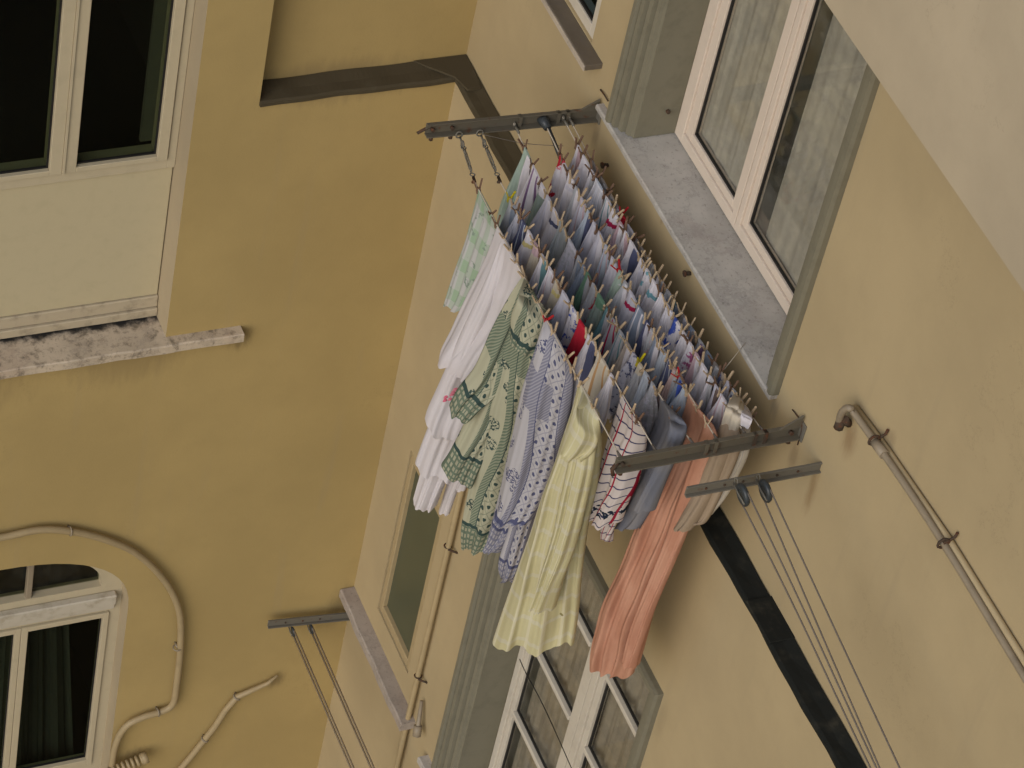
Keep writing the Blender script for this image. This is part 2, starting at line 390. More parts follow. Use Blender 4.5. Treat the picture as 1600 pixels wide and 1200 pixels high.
bm = B(); box(bm, PL, -2.35, -1.25, -2.98, -2.66, d+.04, d+.045); obj('pane', bm, glass('dusty_glass', (.6, .62, .55), .5, .05), w2)
room(PL, -2.35, -1.25, -4.4, -2.75, d+.08, 2.5, left, M_ROOM)
bm = B()
for k in range(1):   # dark folded curtain inside
    n = 60
    a = [bm.verts.new(PL(-2.1+.86*i/n, -4.6, .24+.02*math.sin(i*.9)+.012*math.sin(i*2.3))) for i in range(n+1)]
    b = [bm.verts.new(PL(-2.0+.62*i/n, -3.1, .24+.02*math.sin(i*.9)+.012*math.sin(i*2.3))) for i in range(n+1)]
    for i in range(n): bm.faces.new((a[i], a[i+1], b[i+1], b[i]))
tag(obj('curtain', bm, paint('dark_curtain', (.10, .10, .085), .9, .3)), 'dark drawn curtain behind the arched lower left window', 'curtain')

# --- right wing
BW = dict(x0=1.14, x1=2.62, z1=-.875, z0=-3.23)     # big lower window (outer edge of surround)
SW = dict(x0=.275, x1=.69, z0=-3.055, z1=-1.95)
bm = B()
face_poly(bm, PR, [(0, -11), (9, -11), (9, 0), (0, 0)], [rect(BW['x0']+.01, BW['x1']-.01, BW['z0'], BW['z1']-.01), rect(SW['x0'], SW['x1'], SW['z0'], SW['z1'])], 0)
obj('wall', bm, M_WR, right)
UW = dict(x0=1.115, x1=2.61, z0=.735, z1=3.2)
TW = dict(x0=.1, x1=.84, z0=.875, z1=2.6)
bm = B()
face_poly(bm, PR, [(-.12, 0), (9, 0), (9, 6), (-.12, 6)], [rect(UW['x0']+.01, UW['x1']-.01, UW['z0'], UW['z1']-.01), rect(TW['x0'], TW['x1'], TW['z0'], TW['z1'])], .09)
obj('recessed_wall', bm, M_WR, right)
def surround(x0, x1, z0, z1, y, yback, parent):
    prof = [(0, .012), (0, -.022), (.006, -.036), (.026, -.036), (.031, -.024), (.033, -.008), (.038, -.024), (.058, -.022), (.062, .004), (.067, -.008), (.086, -.004), (.090, .020), (.096, .010), (.112, .014), (.117, .026), (.130, .030), (.130, yback-y)]
    bm = B(); path = []
    for w, dd in prof:
        path.append([bm.verts.new((x, y+dd, z)) for x, z in ((x0+w, z0), (x0+w, z1-w), (x1-w, z1-w), (x1-w, z0))])
    for a, b in zip(path, path[1:]):
        for j in range(3): bm.faces.new((a[j], a[j+1], b[j+1], b[j]))
    return obj('window_surround', bm, M_TRIM, parent)
tag(surround(UW['x0'], UW['x1'], UW['z0']+.004, UW['z1'], .09, .34, right), 'moulded olive grey surround of the upper window')
tag(surround(BW['x0'], BW['x1'], BW['z0'], BW['z1'], 0, .25, right), 'moulded olive grey surround of the lower window')
# upper window
d = .29
bm = B(); ring(bm, PR, 1.246, 2.479, .742, 3.06, (.035, .035, .03, .05), d, d+.06); w3 = obj('window', bm, M_FRAME, right)
tag(w3, 'upper two leaf window with sheer lace curtains')
for a, b, wl, wr in ((1.284, 1.806, .092, .060), (1.812, 2.44, .058, .08)):
    bm = B(); ring(bm, PR, a, b, .776, 3.0, (wl*.5, wr*.5, .035, .05), d-.016, d+.03)
    ring(bm, PR, a+wl*.5, b-wr*.5, .811, 2.95, (wl*.5, wr*.5, .033, .05), d-.006, d+.03); obj('sash', bm, M_FRAME, w3)
    gasket(PR, a+wl-.002, b-wr+.002, .842, 2.9, d+.004, w3, .010)
    pane(PR, a+wl, b-wr, .844, 2.9, d+.012, M_GLC, w3)
room(PR, 1.3, 2.45, .85, 3.0, d+.3, 2.0, right, M_ROOML)
bm = B(); reveal(bm, PR, rect(1.05, 2.7, .6, 3.25), d+.0605, d+.3); obj('room_lining', bm, M_ROOML, right)
bm = B(); sill(bm, PR, 1.03, 2.605, .735, .020, .058, d+.06, 60, .0006); tag(obj('sill', bm, M_MAR, right), 'grey veined marble sill of the upper window')
def curtain(x0, x1, z0, z1, y, label, amp=.018, per=.11, slant=0, ph=0):
    bm = B(); n = int((x1-x0)/.006); m = 24; rows = []
    for j in range(m+1):
        t = j/m; rows.append([])
        for i in range(n+1):
            s = i/n; x = x0+(x1-x0)*s
            a = amp*(.5+.5*t)*(math.sin(2*PI*x/per+ph+1.3*math.sin(x*5+t))+.4*math.sin(2*PI*x/per*2.7+ph*2))
            rows[-1].append(bm.verts.new((x+slant*(1-t)+.004*math.sin(x*60), y+a, z0+(z1-z0)*t)))
    for a, b in zip(rows, rows[1:]):
        for i in range(n):
            f = bm.faces.new((a[i], a[i+1], b[i+1], b[i])); f.smooth = True
    return tag(obj('curtain', bm, M_CURT), label, 'curtain')
curtain(1.36, 1.82, .80, 3.0, d+.034, 'pale sheer lace curtain in the left leaf of the upper window', .006, .12)
curtain(1.93, 2.42, .80, 3.0, d+.040, 'pale sheer lace curtain in the right leaf of the upper window', .006, .16, 0, 2)
# inner board below the curtain hems
bm = B(); box(bm, PR, 1.3, 2.44, .765, .79, d+.062, d+.12); obj('inner_sill', bm, M_FRAME, w3)
# top left small window of the right wing
bm = B(); reveal(bm, PR, rect(TW['x0'], TW['x1'], TW['z0'], TW['z1']), .09, .13); obj('window_reveal', bm, M_WR, right)
bm = B(); ring(bm, PR, TW['x0'], TW['x1'], TW['z0'], TW['z1'], .05, .10, .13); w4 = obj('window', bm, M_FRAMEW, right)
tag(w4, 'narrow pale framed window above the dull grey sill')
gasket(PR, TW['x0']+.05, TW['x1']-.05, TW['z0']+.05, TW['z1']-.05, .108, w4, .012)
pane(PR, TW['x0']+.05, TW['x1']-.05, TW['z0']+.05, TW['z1']-.05, .12, M_GLD, w4)
room(PR, .4, .6, 1.2, 2.3, .14, 1, right, M_ROOM)
bm = B(); box(bm, PR, .05, .955, .842, .868, .018, .12, .002); o = obj('sill', bm, M_CONC, right); tag(o, 'dull brown grey sill of the narrow window')
bm = B(); box(bm, PR, .05, .955, .842, .866, .012, .0175, .001); obj('sill_edge', bm, M_MARE, right)
# big lower window
d = .19
bm = B(); ring(bm, PR, 1.271, 2.489, -3.22, -1.006, (.03, .03, .05, .03), d, d+.06); w5 = obj('window', bm, M_FRAMEW, right)
tag(w5, 'lower two leaf window with horizontal glazing bars')
for a, b in ((1.303, 1.879), (1.884, 2.457)):
    bm = B(); wl, wr = (.062, .080) if a < 1.5 else (.080, .062)
    ring(bm, PR, a, b, -3.17, -1.038, (wl*.55, wr*.55, .04, .04), d-.018, d+.03); ring(bm, PR, a+wl*.55, b-wr*.55, -3.13, -1.078, (wl*.45, wr*.45, .03, .03), d-.006, d+.03)
    obj('sash', bm, M_FRAMEW, w5)
    zs = [-3.10, -2.58, -2.09, -1.60, -1.108]
    for z in zs[1:-1]:
        bm = B(); box(bm, PR, a+wl+.001, b-wr-.001, z-.013, z+.013, d-.012, d+.02, .003); obj('glazing_bar', bm, M_FRAMEW, w5)
    for z0, z1 in zip(zs, zs[1:]):
        gasket(PR, a+wl, b-wr, z0+.014, z1-.014, d+.008, w5, .010)
        pane(PR, a+wl, b-wr, z0+.014, z1-.014, d+.012, glass('grimy_glass', (.88, .86, .82), .7, .10) if z0 == -3.1 and a < 1.5 else (bpy.data.materials.get('grimy_glass')), w5)
bm = B(); reveal(bm, PR, rect(1.1, 2.65, -3.4, -.85), d+.0605, d+.35); obj('room_lining', bm, M_ROOML, right)
room(PR, 1.3, 2.45, -3.2, -1.1, d+.35, 2.0, right, M_ROOM)
curtain(1.38, 1.83, -3.3, -1.0, d+.05, 'grey net curtain in the left leaf of the lower window', .010, .10)
curtain(1.95, 2.42, -3.3, -1.0, d+.055, 'grey net curtain in the right leaf of the lower window', .010, .11, 0, 1)
bm = B(); sill(bm, PR, 1.04, 2.72, -3.232, .035, -.05, d+.05); obj('sill', bm, M_MAR, right)
# small window
bm = B(); reveal(bm, PR, rect(SW['x0'], SW['x1'], SW['z0'], SW['z1']), 0, .05); obj('window_reveal', bm, M_WR, right)
bm = B(); ring(bm, PR, .281, .684, -3.048, -1.957, (.034, .034, .05, .05), .004, .04, .003); w6 = obj('window', bm, M_PIPEO, right)
tag(w6, 'small window with frosted green grey pane beside the corner')
pane(PR, .312, .652, -3.0, -2.0, .026, M_FROST, w6)
bm = B(); ring(bm, PR, .2755, .6895, -3.0545, -1.9505, .0055, .012, .05, 0); obj('gasket', bm, M_DARKG, w6)
bm = B(); sill(bm, PR, .004, .86, -3.205, .05, -.075, .0, 24, .002); tag(obj('sill', bm, marble('lilac_marble', (.34, .29, .245)), right), 'marble sill of the small window reaching into the corner')
# jutting storey at the upper right
oh = empty('bay', (5.5, -.1, 4.5), 'pale plastered storey jutting out at the upper right corner', 'bay')
bm = B(); box(bm, PR, 2.25, 9, 2.638, 6, -.30, .088, .004); obj('wall', bm, M_OH, oh)

# ------------------------------------------------------------------ pipes and brackets
def wpt(px, py, plane, dd=0): return at(px, py, 0, dd) if plane == 'L' else at(px, py, 1, dd)
pl = [(-330, 1300), (-318, 1180), (-290, 1040), (-250, 940), (-190, 880), (-120, 855), (-60, 846), (0, 840), (60, 828), (110, 830), (165, 843), (215, 866), (258, 908), (280, 955), (282, 1010), (276, 1070), (270, 1100), (252, 1112), (225, 1120), (198, 1134), (182, 1160), (174, 1200), (168, 1260), (150, 1450), (120, 1900)]
pts = [wpt(x, y, 'L', .035) for x, y in pl]
t = empty('wall_pipe', pts[14], 'cream pipe looping over and down beside the arched window', 'pipe')
bm = B(); tube(bm, pts, .017, 10, smooth=5); obj('pipe', bm, M_PIPEW, t)
for px, py, dx in ((110, 830, (0, 1, -.1)), (277, 1012, (0, 0, 1)), (247, 1113, (0, 1, .1))):
    p = wpt(px, py, 'L', .035); bm = B(); torus(bm, p, dx, .020, .004, 14, 6); tube(bm, [p, (0.0, p.y, p.z)], .005); obj('pipe_clamp', bm, M_PIPEG, t)
pl = [(434, 1055), (418, 1068), (395, 1078), (370, 1089), (352, 1110), (336, 1135), (320, 1155), (300, 1180), (278, 1206), (255, 1240), (200, 1330), (140, 1480), (110, 1800)]
pts = [wpt(x, y, 'L', .03) for x, y in pl]
t = empty('wall_pipe', pts[4], 'kinked cream pipe on the wall at the bottom of the frame', 'pipe')
bm = B(); tube(bm, pts, [.006, .011, .014]+[.016]*(len(pts)-3), 10); obj('pipe', bm, M_PIPEW, t)
for i in (3, 6):
    p = pts[i]; bm = B(); torus(bm, p, pts[i+1]-p, .018, .005, 12, 5); tube(bm, [p, (0, p.y, p.z)], .005); obj('pipe_clamp', bm, M_PIPEG, t)
# ribbed fitting, bottom edge
t = empty('hose_fitting', wpt(200, 1195, 'L', .06), 'ribbed pale hose fitting at the bottom edge below the looping pipe', 'fitting')
bm = B(); a, b = wpt(165, 1210, 'L', .06), wpt(222, 1186, 'L', .06)
for i in range(9): torus(bm, a+(b-a)*i/8, b-a, .022, .009, 12, 6)
obj('ribbed_hose', bm, M_PIPEW, t)
bm = B(); tube(bm, [b, b+(b-a)*.15], .03, 12); obj('collar', bm, M_PIPEW, t)
# vertical pipe on the lower right wall
t = empty('wall_pipe', (.83, -.03, -3.4), 'thin vertical ochre pipe between the small and the large window', 'pipe')
bm = B(); tube(bm, [(.842, -.028, -.03), (.840, -.028, -2.0), (.832, -.028, -3.1), (.828, -.028, -4.2), (.826, -.028, -10.9)], .0135, 10); obj('pipe', bm, M_PIPEO, t)
for px, py in ((707, 868), (667, 1086)):
    p = at(px, py, 1, -.028); p = Vector((.834, -.028, p.z)); bm = B(); torus(bm, p, (0, 0, 1), .016, .004, 12, 5); tube(bm, [p+Vector((.02, -.006, 0)), p+Vector((.05, .028, 0))], .005); obj('pipe_clamp', bm, M_RUST, t)
t = empty('pipe_stub', at(655, 1120, 1, -.03), 'short grey pipe stub with a capped end beside the vertical pipe', 'pipe')
bm = B(); a = at(659, 1095, 1, -.02); b = at(651, 1150, 1, -.05); tube(bm, [a, a+(b-a)*.7, b], [.008, .012, .014], 10); obj('stub', bm, M_PIPEG, t)
bm = B(); tube(bm, [a+(b-a)*.7, b], .020, 10); obj('cap', bm, M_PIPEG, t)
# grey pipe and tan strip on the upper right wall
zp = 1.135
t = empty('wall_pipe', (4.2, .05, zp), 'grey pipe with an elbow running along the wall at the right', 'pipe')
pts = [at(1311, 664, 1, .055), at(1313, 650, 1, .035), at(1319, 640, 1, .028), at(1328, 638, 1, .032), at(1338, 650, 1, .045), at(1390, 722, 1, .052), at(1470, 842, 1, .055), at(1600, 1056, 1, .055), at(1790, 1368, 1, .055)]
bm = B(); tube(bm, pts, .0125, 10, smooth=4); obj('pipe', bm, M_PIPEG, t)
bm = B(); p, q = at(1366, 689, 1, .048), at(1382, 711, 1, .050); tube(bm, [p, q], .0175, 12); torus(bm, p, q-p, .015, .005); obj('coupling', bm, M_PIPEG, t)
for px, py in ((1366, 688), (1474, 849)):
    p = at(px, py, 1, .045); bm = B(); torus(bm, p, (1, 0, 0), .020, .005, 12, 5); tube(bm, [p, p+Vector((0, .036, .02)), p+Vector((.004, .036, .045))], .005); obj('pipe_clamp', bm, M_RUST, t)
p = at(1320, 655, 1, .05); bm = B(); tube(bm, [p, at(1326, 662, 1, .085)], .014, 8); tube(bm, [at(1310, 668, 1, .05), at(1315, 655, 1, .05)], .018, 8); obj('valve', bm, M_RUST, t)
t = empty('wall_pipe', (4.2, .06, zp+.05), 'tan strip lying just above the grey elbowed pipe', 'pipe')
bm = B(); tube(bm, [at(1336, 636, 1, .075), at(1384, 700, 1, .076), at(1482, 842, 1, .076), at(1610, 1048, 1, .076), at(1800, 1358, 1, .076)], .0125, 10); obj('pipe', bm, M_TANSTRIP, t)  # wall-toned tan tube alongside the grey pipe

def bracket(x, y0, y1, z0, z1, h, fl, label, plate=True, mat=M_STEEL, gus=True):
    """angle iron cantilever from the wall (y0) out to y1"""
    t = empty('laundry_bracket', (x, y0, z0), label, 'bracket', 'steel laundry brackets on the cream wall')
    def P(u, v, dd):     # u along the bar, v up, dd along x
        s = (u-y0)/(y1-y0); return Vector((x+dd, u, z0+(z1-z0)*s+v))
    bm = B(); box(bm, P, y1, y0, -h/2, h/2, 0, .006, .001); box(bm, P, y1, y0, -h/2-.006, -h/2-.0005, 0, fl, .001); box(bm, P, y1, y0, h/2+.0005, h/2+.006, 0, fl*.55, .001)
    obj('bar', bm, mat, t)
    if plate:
        bm = B(); box(bm, P, y0-.006, y0, -h*.8, h*1.0, -.012, .038, .002); obj('wall_plate', bm, M_STEEL2, t)
    if gus:
        bm = B()
        a = [bm.verts.new(P(*q)) for q in ((y0-.01, h/2+.004, .008), (y0-.01, h/2+.055, .008), (y0-.09, h/2+.006, .008), (y0-.01, h/2+.004, .016), (y0-.01, h/2+.055, .016), (y0-.09, h/2+.006, .016))]
        bm.faces.new(a[:3]); bm.faces.new(a[3:][::-1])
        for i in range(3): bm.faces.new((a[i], a[(i+1) % 3], a[3+(i+1) % 3], a[3+i]))
        obj('gusset', bm, mat, t)
    return t, P
b1, P1 = bracket(1.0, .09, -.625, .665, .700, .042, .030, 'upper left steel laundry bracket where the loaded lines begin')
b2, P2 = bracket(2.78, .09, -.615, .745, .738, .044, .030, 'lower steel laundry bracket where the loaded lines end')
b3, P3 = bracket(2.95, .09, -.425, .735, .735, .030, .018, 'short steel bracket carrying two black pulleys', False, M_STEEL2, False)
b4, P4 = bracket(.05, 0, -.45, -3.36, -3.30, .035, .018, 'short steel bracket with two pulleys in the corner at lower left', False, M_STEEL2, False)
# bolts, tape wraps and hooks on the brackets
for (t, P, us) in ((b1, P1, (-.60, -.52)), (b2, P2, (-.59, .05))):
    for u in us:
        bm = B(); tube(bm, [P(u, -.03, .012), P(u, -.05, .012)], .009, 6); obj('bolt', bm, M_RUST, t); bm = B(); tube(bm, [P(u, 0, .006), P(u, 0, .02)], .008, 6); obj('bolt', bm, M_RUST, t)
bm = B(); tube(bm, [P1(-.60, .01, .0), P1(-.635, -.01, .0), P1(-.655, -.022, 0)], .007, 6); obj('end_hook', bm, M_RUST, b1)
bm = B(); tube(bm, [P2(-.60, .0, .0), P2(-.625, -.02, .01), P2(-.615, -.05, .01)], .008, 6); obj('end_hook', bm, M_RUST, b2)
for t, P, us, h in ((b1, P1, (-.25, -.09, -.05), .05), (b2, P2, (-.285, -.25, -.10, -.06), .052)):
    for u in us:
        bm = B(); ring(bm, lambda a, b, c: P(c, b, a), -.002, .020, -h/2-.002, h/2+.002, .002, u, u+.014, 0); obj('rusty_band', bm, M_RUST if t is b2 and u > -.2 else M_STEEL, t)
for t, P, us in ((b3, P3, (-.35, -.28, -.21, -.08, 0)), (b4, P4, (-.36, -.27, -.18))):
    for u in us:
        bm = B(); tube(bm, [P(u, 0, .005), P(u, 0, .010)], .005, 6); obj('bolt', bm, M_RUST, t)
# pulleys + ropes
def pulley(p, r, label, group):
    t = empty('pulley', p, label, 'pulley', group)
    bm = B(); torus(bm, p, (0, 1, .15), r*.72, r*.26, 20, 8); tube(bm, [p-Vector((0, .006, 0)), p+Vector((0, .006, 0))], r*.6, 16); obj('wheel', bm, M_PUL, t)
    bm = B(); tube(bm, [p+Vector((-r*1.25, -.012, .004)), p+Vector((-r*.2, -.014, 0)), p+Vector((r*.9, -.012, -.004))], .0035, 6); obj('strap', bm, M_STEEL2, t)
    bm = B(); torus(bm, p+Vector((-r-.015, 0, .006)), (0, 1, 0), .012, .003, 12, 5); obj('hook', bm, M_STEEL2, t)
    return t
def cord(pts, r, label, cat, mat, group=None, nm='cord'):
    bm = B(); tube(bm, pts, r, 6, smooth=6 if len(pts) > 2 else 0); return tag(obj(nm, bm, mat), label, cat, group)
for k, (u, nm) in enumerate(((-.275, 'outer'), (-.175, 'inner'))):
    p = at(*((1161, 773), (1196, 767))[k], 1, u); pulley(p, .043, f'black pulley on the {nm} hook of the short right hand bracket', 'black pulleys on the right hand bracket')
    a = p+Vector((0, 0, .034)); b = p-Vector((0, 0, .034))
    e1 = a+(at(*((1373, 1198), (1408, 1198))[k], 1, u)-a)*2.4; e2 = b+(at(*((1366, 1198), (1378, 1198))[k], 1, u)-b)*2.4
    def sg(a, b, s, wob=0): return [a+(b-a)*t+Vector((0, wob*math.sin(t*9), -s*4*t*(1-t)+wob*math.sin(t*14)*.5)) for t in [i/10 for i in range(11)]]
    cord(sg(a, e1, .012, .004 if k == 0 else 0), .0031, f'upper run of the grey rope over the {nm} right hand pulley', 'rope', M_ROPE)
    cord(sg(b, e2, .018, .006 if k == 0 else 0), .0031, f'lower run of the grey rope over the {nm} right hand pulley', 'rope', M_ROPE)
for k, (px, py, nm) in enumerate(((458, 987, 'outer'), (487, 983, 'inner'))):
    p = at(px, py, 0, .075); pulley(p, .026, f'small dark pulley on the {nm} hook of the corner bracket', 'small pulleys on the corner bracket')
    for s, w in ((1, 'upper'), (-1, 'lower')):
        a = p+Vector((.005, 0, s*.018)); cord([a, a+Vector((4.5, 0, -s*.004))], .0052, f'{w} run of the pale rope over the {nm} corner pulley', 'rope', M_ROPEP)
cord([at(812, 1030, 1, .12), at(822, 1052, 1, .10), at(850, 1105, 1, .10), at(895, 1205, 1, .10), at(930, 1290, 1, .1)], .0022, 'thin dark cable crossing the lower window', 'cable', M_DARKG)
cord([at(1238, 640, 1, .085), at(1249, 655, 1, .083), at(1253, 668, 1, .083), at(1246, 695, 1, .085)], .0022, 'thin wall crack round the lower bracket foot, drawn as wire', 'wire', M_RUST)  # crack in the plaster, modelled as a thin tube
cord([at(938, 140, 1, .085), at(944, 148, 1, .08), at(950, 158, 1, .083)], .003, 'short bent wire on the wall above the upper bracket', 'wire', M_RUST)
cord([at(754, 210, 1, -.42), at(820, 224, 1, -.25), at(880, 228, 1, -.1)], .0012, 'hair thin wire between the ends of the lines', 'wire', M_ROPE)
cord([at(1131, 578, 1, -.03), at(1165, 535, 1, .08)], .0012, 'pale thread from the innermost line up to the marble sill', 'thread', M_CORD)
for px, py, lb in ((950, 258, 'rusty anchor in the wall behind the start of the lines'), (1079, 427, 'small rusty nail just under the marble sill')):
    p = at(px, py, 1, .09); bm = B(); tube(bm, [p, p+Vector((0, -.022, .003))], .008, 7); tube(bm, [p+Vector((0, -.022, .003)), p+Vector((0, -.028, .003))], .013, 7); tag(obj('wall_anchor', bm, M_RUST), lb, 'anchor')
p = at(1043, 173, 0, 1.2446+.001); bm = B(); tube(bm, [p, p+Vector((.012, 0, 0))], .008, 8); tag(obj('wall_anchor', bm, M_RUST), 'dark screw in the deep side of the upper window opening', 'anchor')

# ------------------------------------------------------------------ washing lines
ROW = {  # y at the first bracket, y at the second, sag, name
 1: (-.525, -.592, .010, 'outermost'), 2: (-.440, -.460, .005, 'second'), 3: (-.262, -.318, .065, 'third'),
 4: (-.140, -.226, .040, 'fourth'), 5: (-.060, -.117, .022, 'fifth'), 6: (-.036, -.048, .050, 'innermost')}
ZA, ZB = .67, .75
def cpt(row, x):
    y0, y1, sag, _ = ROW[row]; s = (x-1.0)/1.78
    return Vector((x, y0+(y1-y0)*s, ZA+(ZB-ZA)*s-4*sag*s*(1-s)))
def on_line(row, px, py):
    r = Vector(ray(px, py)).normalized(); c = Vector(CAM); best = None; lo_, hi = 1.0, 2.78
    for it in range(3):
        st = (hi-lo_)/60; cand = []
        for i in range(61):
            x = lo_+st*i; q = cpt(row, x)-c; cand.append(((q-r*q.dot(r)).length, x))
        best = min(cand)[1]; lo_, hi = max(1.0, best-st), min(2.78, best+st)
    return best
for k, (y0, y1, sag, nm) in ROW.items():
    st = 1.0 if k > 2 else on_line(k, *((744, 282), (785, 281))[k-1])
    pts = [cpt(k, st+(2.776-st)*i/24) for i in range(25)]
    cord(pts, .0026 if k < 6 else .0022, f'pale {nm} washing line hung with laundry', 'washing line', M_CORD, None, 'washing_line')
# turnbuckles and chains at the start of the two outer lines, hooks at the others
def strainer(row, p0, end_px, label):
    e = cpt(row, on_line(row, *end_px)); t = empty('line_strainer', p0, label, 'turnbuckle', 'chain strainers at the upper bracket')
    dv = e-p0; L = dv.length; dn = dv.normalized(); q = lambda f: p0+dv*f
    sd = dn.cross(Vector((0, 0, 1))).normalized()
    bm = B(); torus(bm, q(.06), (1, 0, .2), .013, .0035, 12, 5); tube(bm, [q(.10), q(.24)], .004, 6); obj('hook', bm, M_STEEL2, t)
    bm = B(); torus(bm, q(.26), sd, .014, .004, 14, 5); obj('ring', bm, M_STEEL2, t)
    bm = B()
    for s in (-1, 1): tube(bm, [q(.40), q(.44)+dn.cross(sd)*.009*s, q(.66)+dn.cross(sd)*.009*s, q(.70)], .0035, 6)
    tube(bm, [q(.36), q(.43)], .0065, 6); tube(bm, [q(.67), q(.73)], .0065, 6); obj('turnbuckle', bm, M_STEEL2, t)
    for i in range(3):
        bm = B(); torus(bm, q((.32, .76, .85)[i]), sd if i % 2 else dn.cross(sd), .009, .0028, 10, 4); obj('chain_link', bm, M_STEEL2, t)
    bm = B(); tube(bm, [q(.90), q(1.0), q(1.0)+Vector((.0, -.012, .004))], .006, 6); obj('cord_grip', bm, M_RUST, t)
strainer(1, at(716, 206, 0, 1.012), (744, 284), 'chain and turnbuckle holding the outermost line to the upper bracket')
strainer(2, at(748, 203, 0, 1.012), (785, 283), 'chain and turnbuckle holding the second line to the upper bracket')
for k in (3, 4, 5, 6):
    p = cpt(k, 1.0); bm = B()
    if k == 4:
        tube(bm, [p+Vector((-.01, -.02, .0)), p+Vector((.02, -.005, .006)), p+Vector((.055, 0, -.004))], [.010, .022, .015], 8); tube(bm, [p+Vector((.05, .005, -.003)), p+Vector((.13, .010, -.035)), p+Vector((.20, .004, -.05))], [.006, .009, .005], 7); lb = 'black tape wrapped hook at the start of the fourth line'
    else:
        torus(bm, p+Vector((.012, 0, .0)), (0, 1, 0), .010, .003, 10, 5); tube(bm, [p+Vector((.02, 0, 0)), p+Vector((.06, 0, -.002))], .0055, 6); lb = f'small grey hook at the start of the {ROW[k][3]} line'
    tag(obj('line_hook', bm, M_PUL if k == 4 else M_STEEL2), lb, 'hook')
for k in (1, 2, 3, 4, 5, 6):
    p = cpt(k, 2.775); bm = B(); torus(bm, p, (0, 1, .3), .009, .003, 10, 5); tube(bm, [p-Vector((.035, 0, .0)), p-Vector((.005, 0, 0))], [.003, .007], 6)
    tag(obj('line_knot', bm, M_ROPE), f'grey knot tying the {ROW[k][3]} line to the lower bracket', 'knot')

# ------------------------------------------------------------------ cloth materials
def cloth_base(t, col, tr=.22):
    d = t.n('ShaderNodeBsdfPrincipled'); d.inputs['Roughness'].default_value = .92; d.inputs['Specular IOR Level'].default_value = .08
    t.set(d.inputs['Base Color'], (*col, 1) if isinstance(col, tuple) else col)
    p = t.pos(); b = t.n('ShaderNodeBump'); b.inputs['Strength'].default_value = .35; b.inputs['Distance'].default_value = .004
    t.t.links.new(t.noise(t.scale(p, (1, 1, .35)), 70, 3, .6), b.inputs['Height']); t.t.links.new(b.outputs[0], d.inputs['Normal'])
    l = t.n('ShaderNodeBsdfTranslucent'); t.set(l.inputs[0], (*col, 1) if isinstance(col, tuple) else col)
    m = t.n('ShaderNodeMixShader'); m.inputs[0].default_value = tr
    t.t.links.new(d.outputs[0], m.inputs[1]); t.t.links.new(l.outputs[0], m.inputs[2]); return t.done(m)
def uvs(t):
    s = t.n('ShaderNodeSeparateXYZ'); u = t.n('ShaderNodeUVMap'); u.uv_map = 'UVMap'; t.t.links.new(u.outputs[0], s.inputs[0]); return s.outputs[0], s.outputs[1], u.outputs[0]
COL = dict(white=(.66, .62, .64), cream=(.58, .51, .40), mint=(.33, .45, .34), paleblue=(.40, .46, .54), lilac=(.53, .50, .57), grey=(.40, .40, .42),
           sage=(.23, .31, .25), navy=(.035, .045, .14), blue=(.05, .09, .36), slate=(.20, .25, .34), green=(.09, .25, .13), teal=(.07, .24, .26),
           red=(.50, .025, .045), crimson=(.36, .02, .07), magenta=(.36, .02, .17), pink=(.55, .33, .36), yellow=(.60, .48, .10), orange=(.55, .26, .04),
           beige=(.40, .31, .23), taupe=(.22, .18, .155), brown=(.13, .07, .05), purple=(.20, .08, .22), darkgreen=(.03, .11, .10), peach=(.50, .30, .25), turq=(.08, .33, .40))
for _k, _v in list(COL.items()):      # washed out, line dried colours
    _g = sum(_v)/3; COL[_k] = tuple(.90*(a*.76+_g*.24)+.045 for a in _v) if _k not in ('white', 'cream', 'red', 'crimson', 'blue') else tuple(x*.97 for x in _v)
_mc = {}
def small_mat(base, sec=None, pat='plain'):
    key = (base, sec, pat)
    if key in _mc: return _mc[key]
    t = NT(f'cloth_{base}_{sec}_{pat}' if sec else f'cloth_{base}'); u, v, uv = uvs(t); c = COL[base]; p = t.pos()
    out = t.mix(t.math('MULTIPLY', t.ramp(t.noise(p, 12, 4, .6), .4, .7), .35), c, tuple(x*.82 for x in c))
    if sec:
        s = COL[sec]
        if pat == 'hem': m = t.math('LESS_THAN', t.math('ABSOLUTE', t.math('SUBTRACT', v, .055)), .010)
        elif pat == 'top': m = t.math('LESS_THAN', v, .045)
        elif pat == 'half': m = t.math('GREATER_THAN', t.math('ADD', u, t.math('MULTIPLY', t.noise(p, 9), .2)), .62)
        elif pat == 'stripe': m = t.math('LESS_THAN', t.math('ABSOLUTE', t.math('SUBTRACT', t.math('FRACT', t.math('MULTIPLY', u, 2)), .55)), .10)
        elif pat == 'fine': m = t.math('LESS_THAN', t.math('FRACT', t.math('MULTIPLY', u, 14)), .30)
        elif pat == 'print': m = t.ramp(t.noise(p, 42, 3, .65), .54, .60)
        elif pat == 'blot': m = t.ramp(t.noise(p, 17, 3, .6), .55, .60)
        else: m = t.math('LESS_THAN', t.math('ABSOLUTE', t.math('SUBTRACT', v, .10)), .018)
        out = t.mix(m, out, s)
    m = cloth_base(t, out, .16); _mc[key] = m; return m

